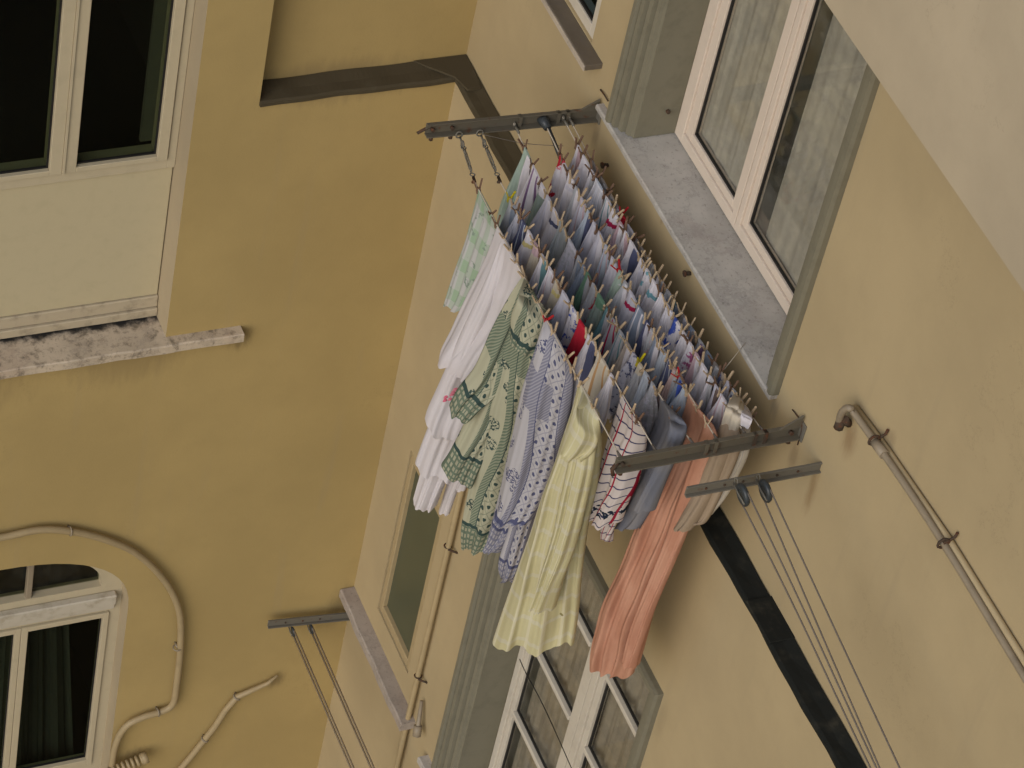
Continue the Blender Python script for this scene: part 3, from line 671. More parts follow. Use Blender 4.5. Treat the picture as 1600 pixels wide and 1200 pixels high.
def drape(levels, b0, b1, fold, mat, name='cloth', parent=None, nu=72, nv=60, hem=.012, seed=0, kf=(5, 9, 15), power=1.4, thin_top=.006):
    """levels: list of (L, R) world points from top to hem; closed loft with pleats that open towards the hem"""
    rs = random.Random(seed); ph = [rs.random()*6.28 for _ in range(12)]; dr = [rs.uniform(-1.2, 1.2) for _ in range(6)]
    n = len(levels); acc = [0]
    for (l0, r0), (l1, r1) in zip(levels, levels[1:]): acc.append(acc[-1]+((l0+r0)/2-(l1+r1)/2).length)
    tot = acc[-1]; vs = []; bm = B(); uvl = bm.loops.layers.uv.new('UVMap'); UV = []
    def cr(p0, p1, p2, p3, t): return .5*((2*p1)+(p2-p0)*t+(2*p0-5*p1+4*p2-p3)*t*t+(3*p1-p0-3*p2+p3)*t**3)
    for j in range(nv+1):
        s = tot*j/nv; i = 0
        while i < n-2 and acc[i+1] < s: i += 1
        f = (s-acc[i])/(acc[i+1]-acc[i]); g = lambda k, w: levels[max(0, min(n-1, k))][w]
        L = cr(g(i-1, 0), g(i, 0), g(i+1, 0), g(i+2, 0), f); Rr = cr(g(i-1, 1), g(i, 1), g(i+1, 1), g(i+2, 1), f)
        t = j/nv; c = (L+Rr)/2; mj = (Rr-L)/2; mh = Vector((mj.x, mj.y, 0))
        mn = Vector((0, 0, 1)).cross(mh).normalized() if mh.length > 1e-5 else Vector((1, 0, 0))
        b = thin_top+(b0-thin_top)*min(1, t*3)+(b1-b0)*t**power; A = fold*min(1, t*2.5+.06)*(.65+.35*t)
        row = []
        for k in range(nu):
            th = 2*PI*k/nu; cu, sv = math.cos(th), math.sin(th)
            pl_ = sum(a*math.sin(kk*cu*1.5+ph[q]+dr[q]*t*1.6) for q, (kk, a) in enumerate(zip(kf, (.55, .35, .18))))
            pt = c+mj*cu*(1-.0*abs(sv))+mn*(sv*b+A*pl_*(1 if sv > 0 else .8))
            pt.z += hem*t**4*(math.sin(6*cu+ph[4])+.6*math.sin(13*cu+ph[5]))
            # soft cross creases
            pt += mn*A*.22*math.sin(9*t*tot*2+3*cu+ph[6])*min(1, t*4)
            row.append(bm.verts.new(pt)); 
        UV.append(s); vs.append(row)
    for j in range(nv):
        for k in range(nu):
            k2 = (k+1) % nu; f = bm.faces.new((vs[j][k], vs[j][k2], vs[j+1][k2], vs[j+1][k])); f.smooth = True
            for lp, (kk, jj) in zip(f.loops, ((k, j), (k+1, j), (k+1, j+1), (k, j+1))):
                lp[uvl].uv = ((math.cos(2*PI*kk/nu)*.5+.5), UV[jj])
    bm.faces.new(vs[0][::-1])
    return obj(name, bm, mat, parent)

# ------------------------------------------------------------------ pegs
def peg_mesh(mat):
    bm = B()
    for s in (-1, 1):
        def P(u, v, d): return Vector((u, s*(.0035+max(0, v)*.34)+d, v))
        pr = [(-.024, .0), (-.010, .0012), (.0, .0), (.046, .0)]
        rows = []
        for v, e in pr:
            w = .0055 if v < .04 else .0045
            rows.append([bm.verts.new(P(a, v, s*(e+b))) for a, b in ((-w, 0), (w, 0), (w, .0062), (-w, .0062))])
        for a, b in zip(rows, rows[1:]):
            for j in range(4): bm.faces.new((a[j], a[(j+1) % 4], b[(j+1) % 4], b[j]))
        bm.faces.new(rows[0]); bm.faces.new(rows[-1][::-1])
    tube(bm, [(-.008, 0, .002), (.008, 0, .002)], .0045, 6)
    bmesh.ops.recalc_face_normals(bm, faces=bm.faces)
    me = bpy.data.meshes.new('clothes_peg'); bm.to_mesh(me); bm.free(); me.materials.append(mat); return me
PEGM = {k: peg_mesh(m) for k, m in dict(wood=M_PEG, dark=M_PEGD, yellow=M_PEGY, red=M_PEGR).items()}
ORD = 'first second third fourth fifth sixth seventh eighth ninth tenth eleventh twelfth thirteenth fourteenth fifteenth sixteenth seventeenth eighteenth nineteenth twentieth twenty-first twenty-second twenty-third twenty-fourth twenty-fifth twenty-sixth twenty-seventh twenty-eighth twenty-ninth thirtieth thirty-first thirty-second thirty-third thirty-fourth thirty-fifth thirty-sixth thirty-seventh thirty-eighth thirty-ninth fortieth forty-first forty-second forty-third forty-fourth'.split()
pegn = {}
def peg(row, x, kind='wood', tilt=None):
    n = pegn.get(row, 0); pegn[row] = n+1
    o = bpy.data.objects.new('clothes_peg', PEGM[kind]); C.objects.link(o); o.location = cpt(row, x)
    o.rotation_euler = (random.gauss(.10, .22) if tilt is None else tilt, random.gauss(0, .22), random.gauss(0, .35))
    sc = random.uniform(.66, .84); o.scale = (sc, sc, sc)
    cn = dict(wood='wooden', dark='weathered dark', yellow='bright yellow', red='red')[kind]
    tag(o, f'{cn} peg, {ORD[n]} from the upper bracket on the {ROW[row][3]} line', 'peg', 'clothes pegs on the washing lines')

# ------------------------------------------------------------------ small laundry
# (peg px, colour, second colour, pattern, what it is)
SM = {
2: [((798,308),'grey','slate','half'),((807,329),'lilac','slate','fine'),((815,341),'navy','paleblue','stripe'),((826,356),'white','yellow','hem'),((837,374),'cream','pink','top'),((847,394),'white','teal','half'),((858,414),'white','pink','stripe'),
    ((869,434),'cream','yellow','hem'),((879,451),'lilac',None,'plain'),((893,474),'white','blue','print'),((905,497),'red',None,'plain'),((917,521),'white','navy','half'),((933,548),'cream','orange','stripe'),((950,583),'white','lilac','stripe')],
3: [((827,225),'mint','white','half'),((841,252),'white','purple','stripe'),((850,281),'sage','white','top'),((860,300),'lilac','white','half'),((869,320),'white','navy','hem'),((878,342),'grey','sage','fine'),((889,370),'lilac','grey','print'),
    ((902,398),'grey','slate','half'),((911,412),'slate',None,'plain'),((917,423),'green','grey','half'),((925,440),'grey','red','blot'),((935,456),'sage','green','top'),((947,478),'teal','grey','half'),((957,494),'grey','crimson','stripe'),((968,512),'grey','teal','stripe'),
    ((982,529),'beige','white','half'),((992,546),'lilac','navy','print'),((1003,562),'grey','cream','top'),((1011,575),'paleblue','grey','fine'),((1021,592),'grey','lilac','print')],
4: [((881,236),'white','red','blot'),((896,264),'white','lilac','hem'),((904,286),'grey','white','half'),((912,304),'lilac','pink','stripe'),((921,325),'paleblue','navy','half'),((930,342),'lilac',None,'plain'),((937,358),'lilac','white','half'),
    ((947,379),'paleblue','pink','stripe'),((956,398),'lilac',None,'plain'),((967,420),'mint','white','blot'),((976,436),'grey','white','half'),((985,450),'lilac','crimson','hem'),((997,474),'slate','white','stripe'),((1008,499),'navy','lilac','half'),
    ((1016,511),'grey','pink','print'),((1024,523),'slate','white','half'),((1035,540),'paleblue','grey','fine'),((1046,557),'navy','grey','stripe'),((1055,572),'peach','grey','half'),((1064,586),'slate','blue','half'),((1072,597),'paleblue','grey','stripe')],
5: [((906,223),'white','pink','half'),((914,238),'white',None,'plain'),((927,262),'white','grey','half'),((934,275),'white','paleblue','fine'),((948,304),'white','teal','stripe'),((957,324),'white','crimson','hem'),((968,343),'pink','white','half'),((977,358),'white','pink','half'),
    ((985,372),'white','navy','half'),((1000,402),'white','lilac','half'),((1009,418),'white','turq','print'),((1019,434),'white','turq','hem'),((1031,456),'white',None,'plain'),((1041,473),'white','lilac','fine'),((1054,494),'white','blue','blot'),((1067,515),'white',None,'plain'),
    ((1077,532),'white','magenta','blot'),((1087,548),'pink','white','half'),((1097,564),'white',None,'plain'),((1109,584),'white','grey','half'),((1118,598),'lilac','brown','half'),((1128,612),'white','pink','stripe'),((1140,632),'cream','grey','half')],
6: [((933,244),'taupe',None,'plain'),((945,270),'taupe','grey','half'),((957,295),'beige','grey','half'),((966,312),'taupe','lilac','half'),((976,330),'grey','red','top'),((984,346),'lilac','grey','half'),((995,371),'taupe','navy','blot'),((1004,382),'taupe',None,'plain'),((1014,399),'grey','cream','stripe'),
    ((1028,425),'taupe','white','half'),((1036,437),'grey','taupe','half'),((1045,448),'grey',None,'plain'),((1055,466),'darkgreen','slate','half'),((1067,484),'taupe','lilac','half'),((1079,506),'slate','taupe','half'),((1091,527),'grey','purple','half'),((1104,545),'slate','white','blot'),
    ((1117,562),'taupe','grey','half'),((1128,579),'beige','navy','blot'),((1137,592),'lilac','crimson','blot'),((1146,604),'grey','navy','blot'),((1156,618),'cream','grey','half'),((1166,630),'cream','white','half')],
}
END = {2: (962, 594), 3: (1034, 606), 4: (1081, 610), 5: (1152, 650), 6: (1176, 644)}
PATN = dict(plain='plain', hem='with a {} band', top='with a {} top edge', half='with a {} fold', stripe='with a {} stripe', fine='finely striped {}', print='printed in {}', blot='with {} blotches')
CN = dict(paleblue='pale blue', darkgreen='dark green', turq='turquoise')
YEL = {(2, 0), (3, 17)}; RED = {(4, 9), (4, 19), (6, 4)}
for row, items in SM.items():
    xs = [on_line(row, *it[0]) for it in items]+[on_line(row, *END[row])]
    for i, (px, base, sec, pat) in enumerate(items):
        x0, x1 = xs[i], xs[i+1]; rs = random.Random(row*100+i)
        x1 = max(x1, x0+.035)
        p0, p1 = cpt(row, x0+.004), cpt(row, x1-.006)
        if p1.x-p0.x > .11: p1 = cpt(row, p0.x+.105)
        ln = {2: .37, 3: .37, 4: .34, 5: .32, 6: .14}[row]*rs.uniform(.75, 1.2)
        wy = {2: .044, 3: .044, 4: .041, 5: .039, 6: .026}[row]*rs.uniform(.75, 1.2)
        z = Vector((0, 0, 1)); mid = (p0+p1)/2; cx = mid.x; skew = rs.uniform(-.012, .012)
        lv = [(p0+z*.004, p1+z*.004)]
        for f, w, xw in ((.10, .13, .98), (.30, .50, .88), (.58, .92, .75), (.85, 1.0, .65), (1, .75, .55)):
            hx = (p1.x-p0.x)/2*xw; cc = Vector((cx, mid.y+skew*f*2, 0))
            zz = mid.z-ln*f
            # ring axis swings from along the line to across it
            hy = wy*w
            lv.append((Vector((cc.x-hx*.75, cc.y-hy, zz+rs.uniform(-.006, .006)+.01*f)), Vector((cc.x+hx*.75, cc.y+hy, zz+rs.uniform(-.006, .006)-.01*f))))
        o = drape(lv, .012, .018, rs.uniform(.009, .016), small_mat(base, sec, pat), 'hanging_cloth', None, 44, 18, .014, row*100+i, (rs.uniform(3, 6), rs.uniform(7, 11), rs.uniform(12, 17)), 1.0, .004)
        nm = CN.get(base, base); pt = PATN[pat].format(CN.get(sec, sec) if sec else '')
        tag(o, f'small {nm} cloth {pt}, {ORD[i]} from upper bracket, {ROW[row][3]} line', 'cloth', 'small laundry pegged along the lines')
        k = 'yellow' if (row, i) in YEL else 'red' if (row, i) in RED else ('dark' if px[1] < 300 or rs.random() < .22 else 'wood')
        peg(row, x0+.002, k)
        if rs.random() < .30 and row != 6: peg(row, min(x1-.012, x0+.040), 'wood' if rs.random() < .7 else 'dark')
    peg(row, xs[-1], 'wood')

# ------------------------------------------------------------------ large laundry
TOT = [1]
def lvls(row, top, xa, xb, pairs):
    """top = two peg pixels on the line; pairs = silhouette points lower down, on the vertical planes x = xa, xb"""
    a, b = (cpt(row, on_line(row, *p)) for p in top)
    xa = a.x if xa is None else xa; xb = b.x if xb is None else xb
    q = [(a, b)]+[(at(*l, 0, xa), at(*r, 0, xb)) for l, r in pairs]
    TOT[0] = sum(((l0+r0)/2-(l1+r1)/2).length for (l0, r0), (l1, r1) in zip(q, q[1:]))
    return q
def checks(t, u, v, su, sv, w):
    a = t.math('LESS_THAN', t.math('FRACT', t.math('MULTIPLY', u, su)), w); b = t.math('LESS_THAN', t.math('FRACT', t.math('MULTIPLY', v, sv)), w)
    return t.math('MAXIMUM', a, b)
def between(t, v, a, b): return t.math('MULTIPLY', t.math('GREATER_THAN', v, a), t.math('LESS_THAN', v, b))
def towel_mat():
    t = NT('mint_check_towelling'); u, v, _ = uvs(t); p = t.pos()
    a = t.math('LESS_THAN', t.math('FRACT', t.math('MULTIPLY', u, 3)), .4); b = t.math('LESS_THAN', t.math('FRACT', t.math('MULTIPLY', v, 7)), .4)
    c = t.mix(t.math('MULTIPLY', t.math('ADD', a, b), .42), (.53, .52, .50), (.30, .43, .27))
    c = t.mix(t.ramp(t.noise(p, 22, 3), .6, .66), c, (.24, .30, .24))
    c = t.mix(t.math('GREATER_THAN', v, .57), c, (.56, .53, .50)); return cloth_base(t, c, .25)
def white_mat():
    t = NT('white_cotton'); u, v, uv = uvs(t); p = t.pos(); c = t.mix(t.noise(p, 8), (.69, .635, .63), (.62, .585, .59)); return cloth_base(t, c, .25)
def print_mat(name, ground, dark, mid):
    """damask print: lattice field with little motifs, striped field, flowers, checked hems"""
    t = NT(name); u, v, uv = uvs(t); p = t.pos()
    # field selector running across and along the cloth
    su = t.math('ADD', u, t.math('MULTIPLY', t.math('SINE', t.math('MULTIPLY', v, 7.3)), .10))
    lat_a = t.math('FRACT', t.math('ADD', t.math('MULTIPLY', u, 4.0), t.math('MULTIPLY', v, 16)))
    lat_b = t.math('FRACT', t.math('SUBTRACT', t.math('MULTIPLY', u, 4.0), t.math('MULTIPLY', v, 16)))
    lines = t.math('MAXIMUM', t.math('LESS_THAN', lat_a, .10), t.math('LESS_THAN', lat_b, .10))
    da = t.math('POWER', t.math('SUBTRACT', lat_a, .55), 2); db = t.math('POWER', t.math('SUBTRACT', lat_b, .55), 2)
    wob = t.math('MULTIPLY', t.noise(p, 90, 2), .11)
    dots = t.math('LESS_THAN', t.math('ADD', t.math('ADD', da, db), wob), .098)
    field = t.mix(t.math('MULTIPLY', lines, .55), ground, mid); field = t.mix(dots, field, dark)
    # plain ground with scattered flower sprigs
    vo = t.n('ShaderNodeTexVoronoi'); vo.inputs['Scale'].default_value = 11; t.t.links.new(p, vo.inputs['Vector'])
    spr = t.math('MULTIPLY', t.math('LESS_THAN', vo.outputs['Distance'], .36), t.math('GREATER_THAN', t.noise(p, 110, 3, .6), .50))
    flower = t.mix(spr, ground, dark)
    # narrow striped field
    st = t.math('LESS_THAN', t.math('FRACT', t.math('ADD', t.math('MULTIPLY', u, 20), t.math('MULTIPLY', v, 62))), .45)
    stripe = t.mix(st, mid, tuple((a+b*1.0)/2 for a, b in zip(ground, mid)))
    c = t.mix(t.math('GREATER_THAN', su, .40), flower, field)
    sel = t.math('MAXIMUM', t.math('MULTIPLY', between(t, v, .20, .36), t.math('LESS_THAN', su, .7)), t.math('MAXIMUM', t.math('GREATER_THAN', su, .90), between(t, su, .28, .44)))
    c = t.mix(sel, c, stripe)
    edge = t.math('MAXIMUM', between(t, su, .432, .45), between(t, su, .89, .905)); c = t.mix(edge, c, dark)
    ch = checks(t, u, v, 11, 38, .40)
    band = t.mix(ch, tuple(x*.85 for x in ground), mid)
    return t, u, v, c, band, dark
def fin(t, v, c, band, dark, h0, h1):
    c = t.mix(between(t, v, h0, h1), c, band); c = t.mix(between(t, v, h0-.018, h0), c, dark); return cloth_base(t, c, .15)
def mk_print(name, g, dk, md, h0, h1):
    h0, h1 = TOT[0]-h0, TOT[0]+1
    t, u, v, c, band, dark = print_mat(name, g, dk, md); return fin(t, v, c, band, dark, h0, h1)
GG, GD, GM = (.40, .385, .27), (.042, .07, .062), (.135, .17, .12)
BG, BD, BM_ = (.44, .42, .43), (.085, .09, .16), (.20, .20, .26)
def yellow_mat():
    t = NT('yellow_flowered_cotton'); u, v, uv = uvs(t); p = t.pos()
    c = t.mix(t.math('LESS_THAN', t.math('FRACT', t.math('MULTIPLY', v, 9)), .18), (.58, .53, .31), (.60, .56, .40))
    c = t.mix(t.math('MULTIPLY', t.math('LESS_THAN', t.math('FRACT', t.math('MULTIPLY', u, 5)), .2), .6), c, (.69, .64, .47))
    vo = t.n('ShaderNodeTexVoronoi'); vo.inputs['Scale'].default_value = 9; t.t.links.new(p, vo.inputs['Vector'])
    m = t.math('MULTIPLY', t.math('LESS_THAN', vo.outputs['Distance'], .075), t.math('GREATER_THAN', t.noise(p, 3.1), .56))
    c = t.mix(m, c, t.mix(t.noise(p, 40), (.12, .30, .12), (.55, .15, .10))); return cloth_base(t, c, .25)
def check_mat():
    t = NT('red_and_navy_check_cotton'); u, v, uv = uvs(t); p = t.pos(); wb = t.math('MULTIPLY', t.noise(p, 7, 2), .22)
    a = t.math('LESS_THAN', t.math('FRACT', t.math('ADD', t.math('MULTIPLY', v, 21), wb)), .13)
    b = t.math('LESS_THAN', t.math('FRACT', t.math('ADD', t.math('MULTIPLY', u, 2.6), t.math('ADD', wb, t.math('MULTIPLY', v, .9)))), .09)
    c = t.mix(a, (.64, .57, .53), (.05, .05, .12)); c = t.mix(b, c, (.34, .02, .045))
    c = t.mix(t.math('MULTIPLY', between(t, v, .50, .535), t.math('GREATER_THAN', t.noise(p, 45, 2), .48)), c, (.02, .03, .05)); return cloth_base(t, c, .3)
def simple_mat(name, a, b, tr=.25, stripes=None):
    t = NT(name); u, v, uv = uvs(t); p = t.pos(); c = t.mix(t.ramp(t.noise(t.scale(p, (1, 1, .3)), 14, 4), .35, .7), a, b)
    if stripes: c = t.mix(t.math('MULTIPLY', t.math('LESS_THAN', t.math('FRACT', t.math('MULTIPLY', u, stripes)), .15), .55), c, (.30, .28, .30))
    return cloth_base(t, c, tr)
def thing(label, cat, name, row, p0):
    t = empty(name, cpt(row, on_line(row, *p0)), label, cat); return t
MW = white_mat(); MY = yellow_mat(); MO = simple_mat('salmon_cotton', (.56, .30, .20), (.46, .22, .14), .2)
# mint towel
o = drape(lvls(1, ((749, 294), (776, 346)), None, None, [((743, 318), (778, 372)), ((731, 362), (772, 410)), ((716, 412), (757, 450)), ((702, 456), (745, 480)), ((697, 474), (738, 489))]), .03, .035, .012, towel_mat(), 'bath_towel', None, 84, 60, .006, 3)
tag(o, 'mint green and white checked towel, first on the outermost line', 'towel')
peg(1, on_line(1, 751, 293), 'dark'); peg(1, on_line(1, 771, 332), 'dark'); peg(1, on_line(1, 777, 349), 'dark')
# white sheet in tiers
t = thing('long white cotton sheet hanging in stepped tiers by the mint towel', 'sheet', 'bed_sheet', 1, (790, 375))
drape(lvls(1, ((779, 352), (816, 425)), None, None, [((762, 398), (818, 470)), ((735, 455), (806, 520)), ((708, 510), (780, 560)), ((692, 540), (765, 585)), ((689, 556), (758, 598))]), .035, .055, .018, MW, 'cloth_panel', t, 96, 60, .010, 11, (4, 8, 14))
drape(lvls(1, ((786, 368), (812, 416)), 1.64, 1.74, [((762, 430), (806, 520)), ((720, 520), (775, 590)), ((690, 590), (752, 640)), ((668, 640), (738, 672)), ((663, 656), (733, 690))]), .03, .05, .018, MW, 'cloth_panel', t, 96, 60, .010, 12, (4, 8, 14))
drape(lvls(1, ((790, 376), (808, 410)), 1.62, 1.72, [((760, 470), (795, 540)), ((712, 570), (765, 640)), ((672, 660), (735, 700)), ((653, 710), (722, 730)), ((648, 726), (718, 742))]), .03, .05, .016, MW, 'cloth_panel', t, 96, 60, .010, 13, (4, 8, 14))
drape(lvls(1, ((790, 376), (808, 410)), 1.59, 1.66, [((745, 500), (785, 560)), ((700, 610), (745, 660)), ((672, 690), (715, 715)), ((655, 748), (694, 762)), ((646, 780), (682, 792))]), .03, .045, .014, MW, 'cloth_panel', t, 84, 60, .008, 14, (4, 7, 12))
drape(lvls(1, ((795, 386), (808, 410)), 1.62, 1.66, [((750, 560), (780, 600)), ((716, 690), (738, 710)), ((700, 750), (717, 762)), ((687, 797), (702, 803))]), .02, .02, .006, MW, 'cloth_panel', t, 40, 50, .003, 15, (3, 5, 8))
drape(lvls(1, ((800, 396), (810, 414)), 1.66, 1.70, [((770, 560), (795, 600)), ((735, 690), (750, 710)), ((714, 764), (724, 768))]), .015, .015, .004, MW, 'cloth_panel', t, 32, 40, .003, 16, (3, 5, 8))
o = None
for px, k in (((787, 372), 'wood'), ((797, 392), 'wood'), ((806, 410), 'wood')): peg(1, on_line(1, *px), k)
# pink embroidery on the white sheet
c0 = at(697, 606, 0, 1.70)+Vector((.07, -.012, .03)); bm = B(); rs = random.Random(5)
for i in range(9):
    cc = c0+Vector((0, rs.uniform(-.022, .022), rs.uniform(-.035, .035)))
    pr = [bm.verts.new(cc+Vector((.002*math.cos(a*2), .010*math.cos(a), .010*math.sin(a)))) for a in [k*PI/3 for k in range(6)]]; top = bm.verts.new(cc+Vector((.006, 0, 0)))
    for k in range(6): bm.faces.new((pr[k], pr[(k+1) % 6], top))
obj('embroidered_flower', bm, simple_mat('pink_embroidery', (.70, .16, .24), (.60, .30, .33)), t)
# green print
t = thing('green and cream patterned spread with checked hems, bunched over the outermost line', 'bedspread', 'bedspread', 1, (830, 460))
drape(lvls(1, ((817, 430), (834, 462)), 1.84, 1.90, [((796, 462), (835, 505)), ((768, 515), (815, 560)), ((742, 572), (785, 610)), ((715, 608), (755, 636)), ((702, 632), (740, 652))]), .03, .05, .014, mk_print('green_print_side', GG, GD, GM, 0.1, 0), 'cloth_panel', t, 96, 70, .006, 21, (4, 7, 12))
drape(lvls(1, ((819, 434), (838, 470)), 1.86, 1.92, [((792, 490), (832, 540)), ((762, 565), (812, 610)), ((735, 640), (785, 670)), ((706, 700), (755, 722)), ((689, 728), (742, 752))]), .03, .05, .014, mk_print('green_print_middle', GG, GD, GM, 0.12, 0), 'cloth_panel', t, 96, 80, .006, 22, (4, 7, 12))
drape(lvls(1, ((821, 438), (851, 494)), 1.90, 2.02, [((806, 480), (858, 540)), ((790, 540), (852, 590)), ((770, 610), (842, 660)), ((750, 690), (826, 730)), ((734, 760), (806, 790)), ((724, 815), (788, 836)), ((728, 850), (775, 857))]), .035, .05, .016, mk_print('green_print_front', GG, GD, GM, 0.13, 0), 'cloth_panel', t, 110, 100, .008, 23, (4, 8, 14))
drape(lvls(1, ((819, 434), (848, 488)), 1.94, 2.04, [((812, 460), (858, 505)), ((800, 490), (856, 530)), ((800, 520), (846, 548))]), .03, .06, .014, mk_print('green_print_fold', GG, GD, GM, 0.03, 0), 'cloth_panel', t, 72, 40, .010, 24, (4, 8, 12))
for px in ((818, 432), (829, 452), (840, 472), (850, 492)): peg(1, on_line(1, *px), 'wood')
# blue print
t = thing('blue and white patterned spread between the green spread and the yellow sheet', 'bedspread', 'bedspread', 1, (870, 520))
drape(lvls(1, ((853, 500), (886, 566)), 2.12, 2.24, [((842, 535), (896, 600)), ((822, 600), (890, 650)), ((806, 665), (874, 710)), ((790, 730), (858, 762)), ((777, 790), (842, 800)), ((770, 806), (830, 812))]), .04, .055, .016, mk_print('blue_print_front', BG, BD, BM_, 0.02, 0), 'cloth_panel', t, 110, 96, .006, 31, (4, 8, 14))
drape(lvls(1, ((851, 496), (878, 548)), 2.05, 2.12, [((836, 545), (868, 590)), ((815, 610), (852, 660)), ((800, 680), (838, 720)), ((782, 760), (820, 790)), ((768, 820), (800, 836)), ((762, 852), (782, 862))]), .03, .045, .013, mk_print('blue_print_side', BG, BD, BM_, 0.14, 0), 'cloth_panel', t, 90, 90, .006, 32, (4, 7, 12))
drape(lvls(1, ((856, 508), (878, 548)), 2.12, 2.18, [((835, 640), (870, 680)), ((812, 740), (850, 770)), ((796, 820), (832, 836)), ((780, 876), (815, 892)), ((790, 900), (805, 908))]), .03, .04, .012, mk_print('blue_print_lower', BG, BD, BM_, 0.12, 0), 'cloth_panel', t, 80, 90, .008, 33, (4, 7, 12))
for px, k in (((853, 500), 'red'), ((864, 520), 'wood'), ((884, 560), 'wood'), ((893, 575), 'wood')): peg(1, on_line(1, *px), k)
# yellow sheet
t = thing('pale yellow flowered sheet with wavy hem, last on the outermost line', 'sheet', 'bed_sheet', 1, (915, 610))
drape(lvls(1, ((905, 594), (931, 645)), None, None, [((892, 645), (937, 690)), ((872, 705), (933, 745)), ((850, 768), (924, 800)), ((829, 830), (915, 850)), ((808, 890), (911, 900)), ((788, 945), (906, 950)), ((772, 993), (900, 994))]), .05, .085, .026, MY, 'cloth_panel', t, 150, 120, .016, 41, (5, 10, 17))
drape(lvls(1, ((908, 600), (929, 641)), 2.53, 2.60, [((893, 690), (930, 715)), ((878, 770), (916, 790)), ((862, 840), (898, 855)), ((846, 900), (878, 908)), ((834, 944), (862, 952))]), .04, .045, .018, MY, 'cloth_panel', t, 96, 90, .008, 42, (4, 8, 13))
drape([(a+Vector((.03, 0, 0)), b+Vector((.03, 0, 0))) for a, b in lvls(1, ((906, 598), (930, 643)), 2.50, 2.55, [((893, 636), (933, 668)), ((880, 668), (924, 690)), ((872, 690), (908, 702))])], .04, .045, .014, MY, 'cloth_fold', t, 60, 30, .010, 43, (3, 5, 8))
for px in ((902, 588), (908, 600), (927, 637)): peg(1, on_line(1, *px), 'wood')
# checked shirt, trousers, salmon sheet, beige pair, white striped cloth
o = drape(lvls(2, ((975, 612), (1001, 654)), None, None, [((963, 645), (1008, 684)), ((948, 695), (1000, 720)), ((938, 735), (990, 760)), ((928, 775), (975, 790)), ((918, 806), (962, 820))]), .04, .05, .016, check_mat(), 'checked_shirt', None, 96, 70, .012, 51, (4, 8, 13))
tag(o, 'white shirt checked in dark red and navy at the end of the second line', 'shirt')
bm = None
sl = drape(lvls(2, ((985, 630), (1001, 654)), 2.52, 2.58, [((985, 665), (1010, 690)), ((968, 730), (995, 745)), ((955, 780), (975, 790)), ((940, 815), (960, 825)), ((945, 843), (949, 846))]), .025, .015, .008, bpy.data.materials['red_and_navy_check_cotton'], 'sleeve', o, 50, 60, .004, 52, (3, 5, 8))
peg(2, on_line(2, 976, 614), 'wood'); peg(2, on_line(2, 993, 640), 'wood'); peg(2, on_line(2, 1001, 654), 'dark')
MG = simple_mat('slate_denim', (.135, .14, .165), (.20, .19, .19), .08)
t = thing('slate grey trousers on the third line, half behind the lower bracket', 'trousers', 'trousers', 3, (1044, 612))
drape(lvls(3, ((1042, 612), (1062, 640)), None, None, [((1028, 650), (1066, 672)), ((1010, 700), (1048, 722)), ((994, 750), (1028, 766)), ((978, 800), (1004, 812)), ((968, 822), (990, 828))]), .035, .04, .010, MG, 'trouser_leg', t, 80, 60, .006, 61, (3, 6, 10))
drape(lvls(3, ((1046, 618), (1064, 644)), 2.66, 2.72, [((1048, 655), (1071, 675)), ((1030, 705), (1052, 725)), ((1012, 755), (1030, 768)), ((1000, 792), (1014, 800))]), .03, .035, .008, MG, 'trouser_leg', t, 70, 50, .006, 62, (3, 5, 8))
peg(3, on_line(3, 1040, 606), 'wood'); peg(3, on_line(3, 1062, 640), 'dark')
t = thing('long salmon pink sheet hanging lowest of all, near the lower bracket', 'sheet', 'bed_sheet', 4, (1090, 620))
drape(lvls(4, ((1083, 610), (1116, 652)), None, None, [((1068, 645), (1119, 690)), ((1046, 705), (1100, 742)), ((1018, 770), (1078, 802)), ((990, 835), (1054, 860)), ((964, 895), (1032, 915)), ((940, 950), (1012, 962)), ((926, 1000), (1000, 1012)), ((924, 1036), (988, 1052))]), .045, .055, .028, MO, 'cloth_panel', t, 140, 110, .012, 71, (4, 8, 14))
drape(lvls(4, ((1098, 630), (1116, 652)), 2.66, 2.72, [((1100, 655), (1121, 680)), ((1090, 690), (1108, 720)), ((1055, 790), (1085, 805)), ((1025, 880), (1050, 890)), ((995, 960), (1016, 970)), ((978, 1030), (992, 1045))]), .03, .03, .010, MO, 'cloth_panel', t, 70, 90, .008, 72, (3, 6, 9))
for px in ((1082, 608), (1100, 632), (1117, 654)): peg(4, on_line(4, *px), 'wood')
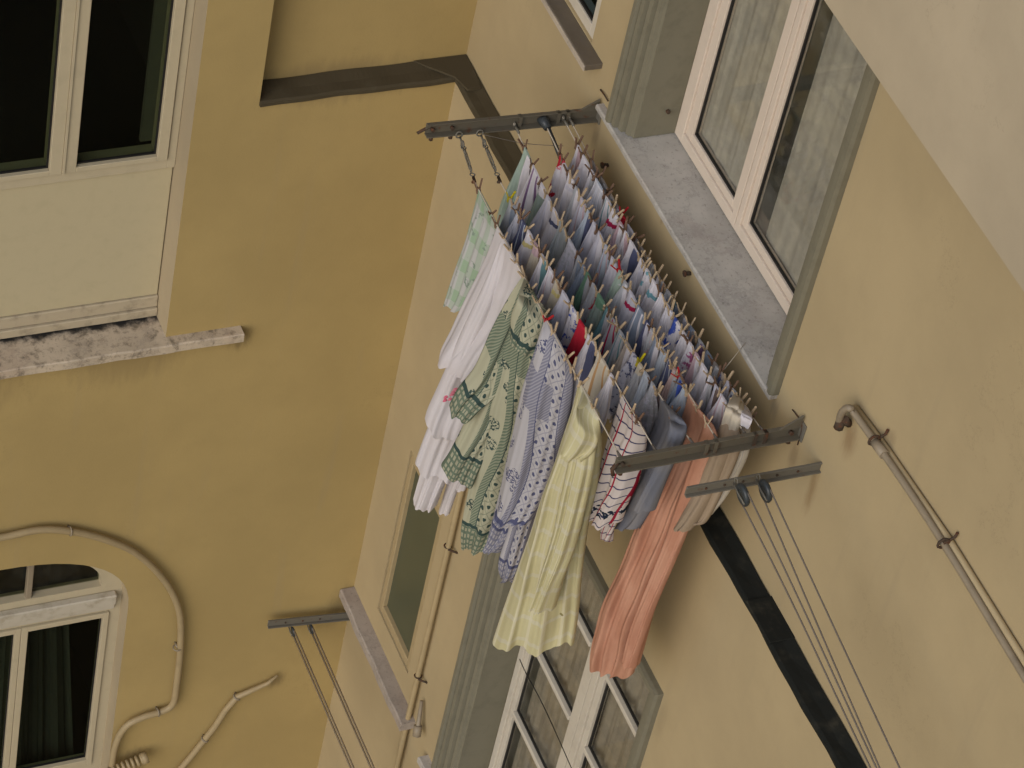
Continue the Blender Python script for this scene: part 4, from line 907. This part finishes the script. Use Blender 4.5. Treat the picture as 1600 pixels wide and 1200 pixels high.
MB_ = simple_mat('beige_cotton', (.33, .25, .17), (.26, .20, .14), .15)
t = thing('beige trousers hanging behind the salmon sheet under the lower bracket', 'trousers', 'trousers', 5, (1140, 650))
drape(lvls(5, ((1138, 632), (1152, 652)), 2.70, 2.76, [((1118, 690), (1142, 705)), ((1090, 755), (1118, 768)), ((1068, 800), (1092, 812)), ((1058, 824), (1076, 829))]), .03, .03, .008, MB_, 'trouser_leg', t, 60, 60, .004, 81, (3, 5, 8))
drape(lvls(5, ((1142, 638), (1154, 656)), 2.72, 2.77, [((1130, 690), (1156, 705)), ((1108, 755), (1130, 768)), ((1090, 800), (1106, 812)), ((1082, 816), (1092, 819))]), .025, .025, .006, MB_, 'trouser_leg', t, 60, 60, .004, 82, (3, 5, 8))
MS = simple_mat('white_striped_cotton', (.60, .54, .44), (.50, .45, .37), .25, 5)
t = thing('cream folded cloth with thin grey stripes hanging under the lower bracket beside the wall', 'cloth', 'folded_cloth', 6, (1165, 630))
drape(lvls(6, ((1158, 620), (1172, 640)), 2.70, 2.76, [((1138, 690), (1172, 700)), ((1122, 730), (1155, 742)), ((1104, 768), (1134, 778)), ((1090, 794), (1112, 804))]), .03, .035, .006, MS, 'cloth_panel', t, 70, 60, .003, 91, (3, 5, 8))
o = drape(lvls(6, ((1150, 612), (1164, 628)), 2.66, 2.72, [((1138, 632), (1160, 650)), ((1130, 656), (1154, 674)), ((1132, 676), (1147, 686))]), .014, .018, .010, small_mat('cream', None), 'hanging_cloth', None, 40, 30, .004, 92, (3, 5, 8))
tag(o, 'smooth cream coloured cloth bellying out just above the lower bracket', 'cloth')
o = drape(lvls(6, ((1164, 634), (1180, 646)), 2.72, 2.75, [((1158, 646), (1176, 656)), ((1155, 660), (1170, 670))]), .006, .006, .003, small_mat('white', None), 'hanging_cloth', None, 30, 16, .002, 93, (3, 5, 8))
tag(o, 'small bright white cloth at the very end of the innermost line', 'cloth')
peg(6, on_line(6, 1160, 622), 'wood'); peg(6, on_line(6, 1178, 650), 'dark')
print('objects', len(bpy.data.objects))
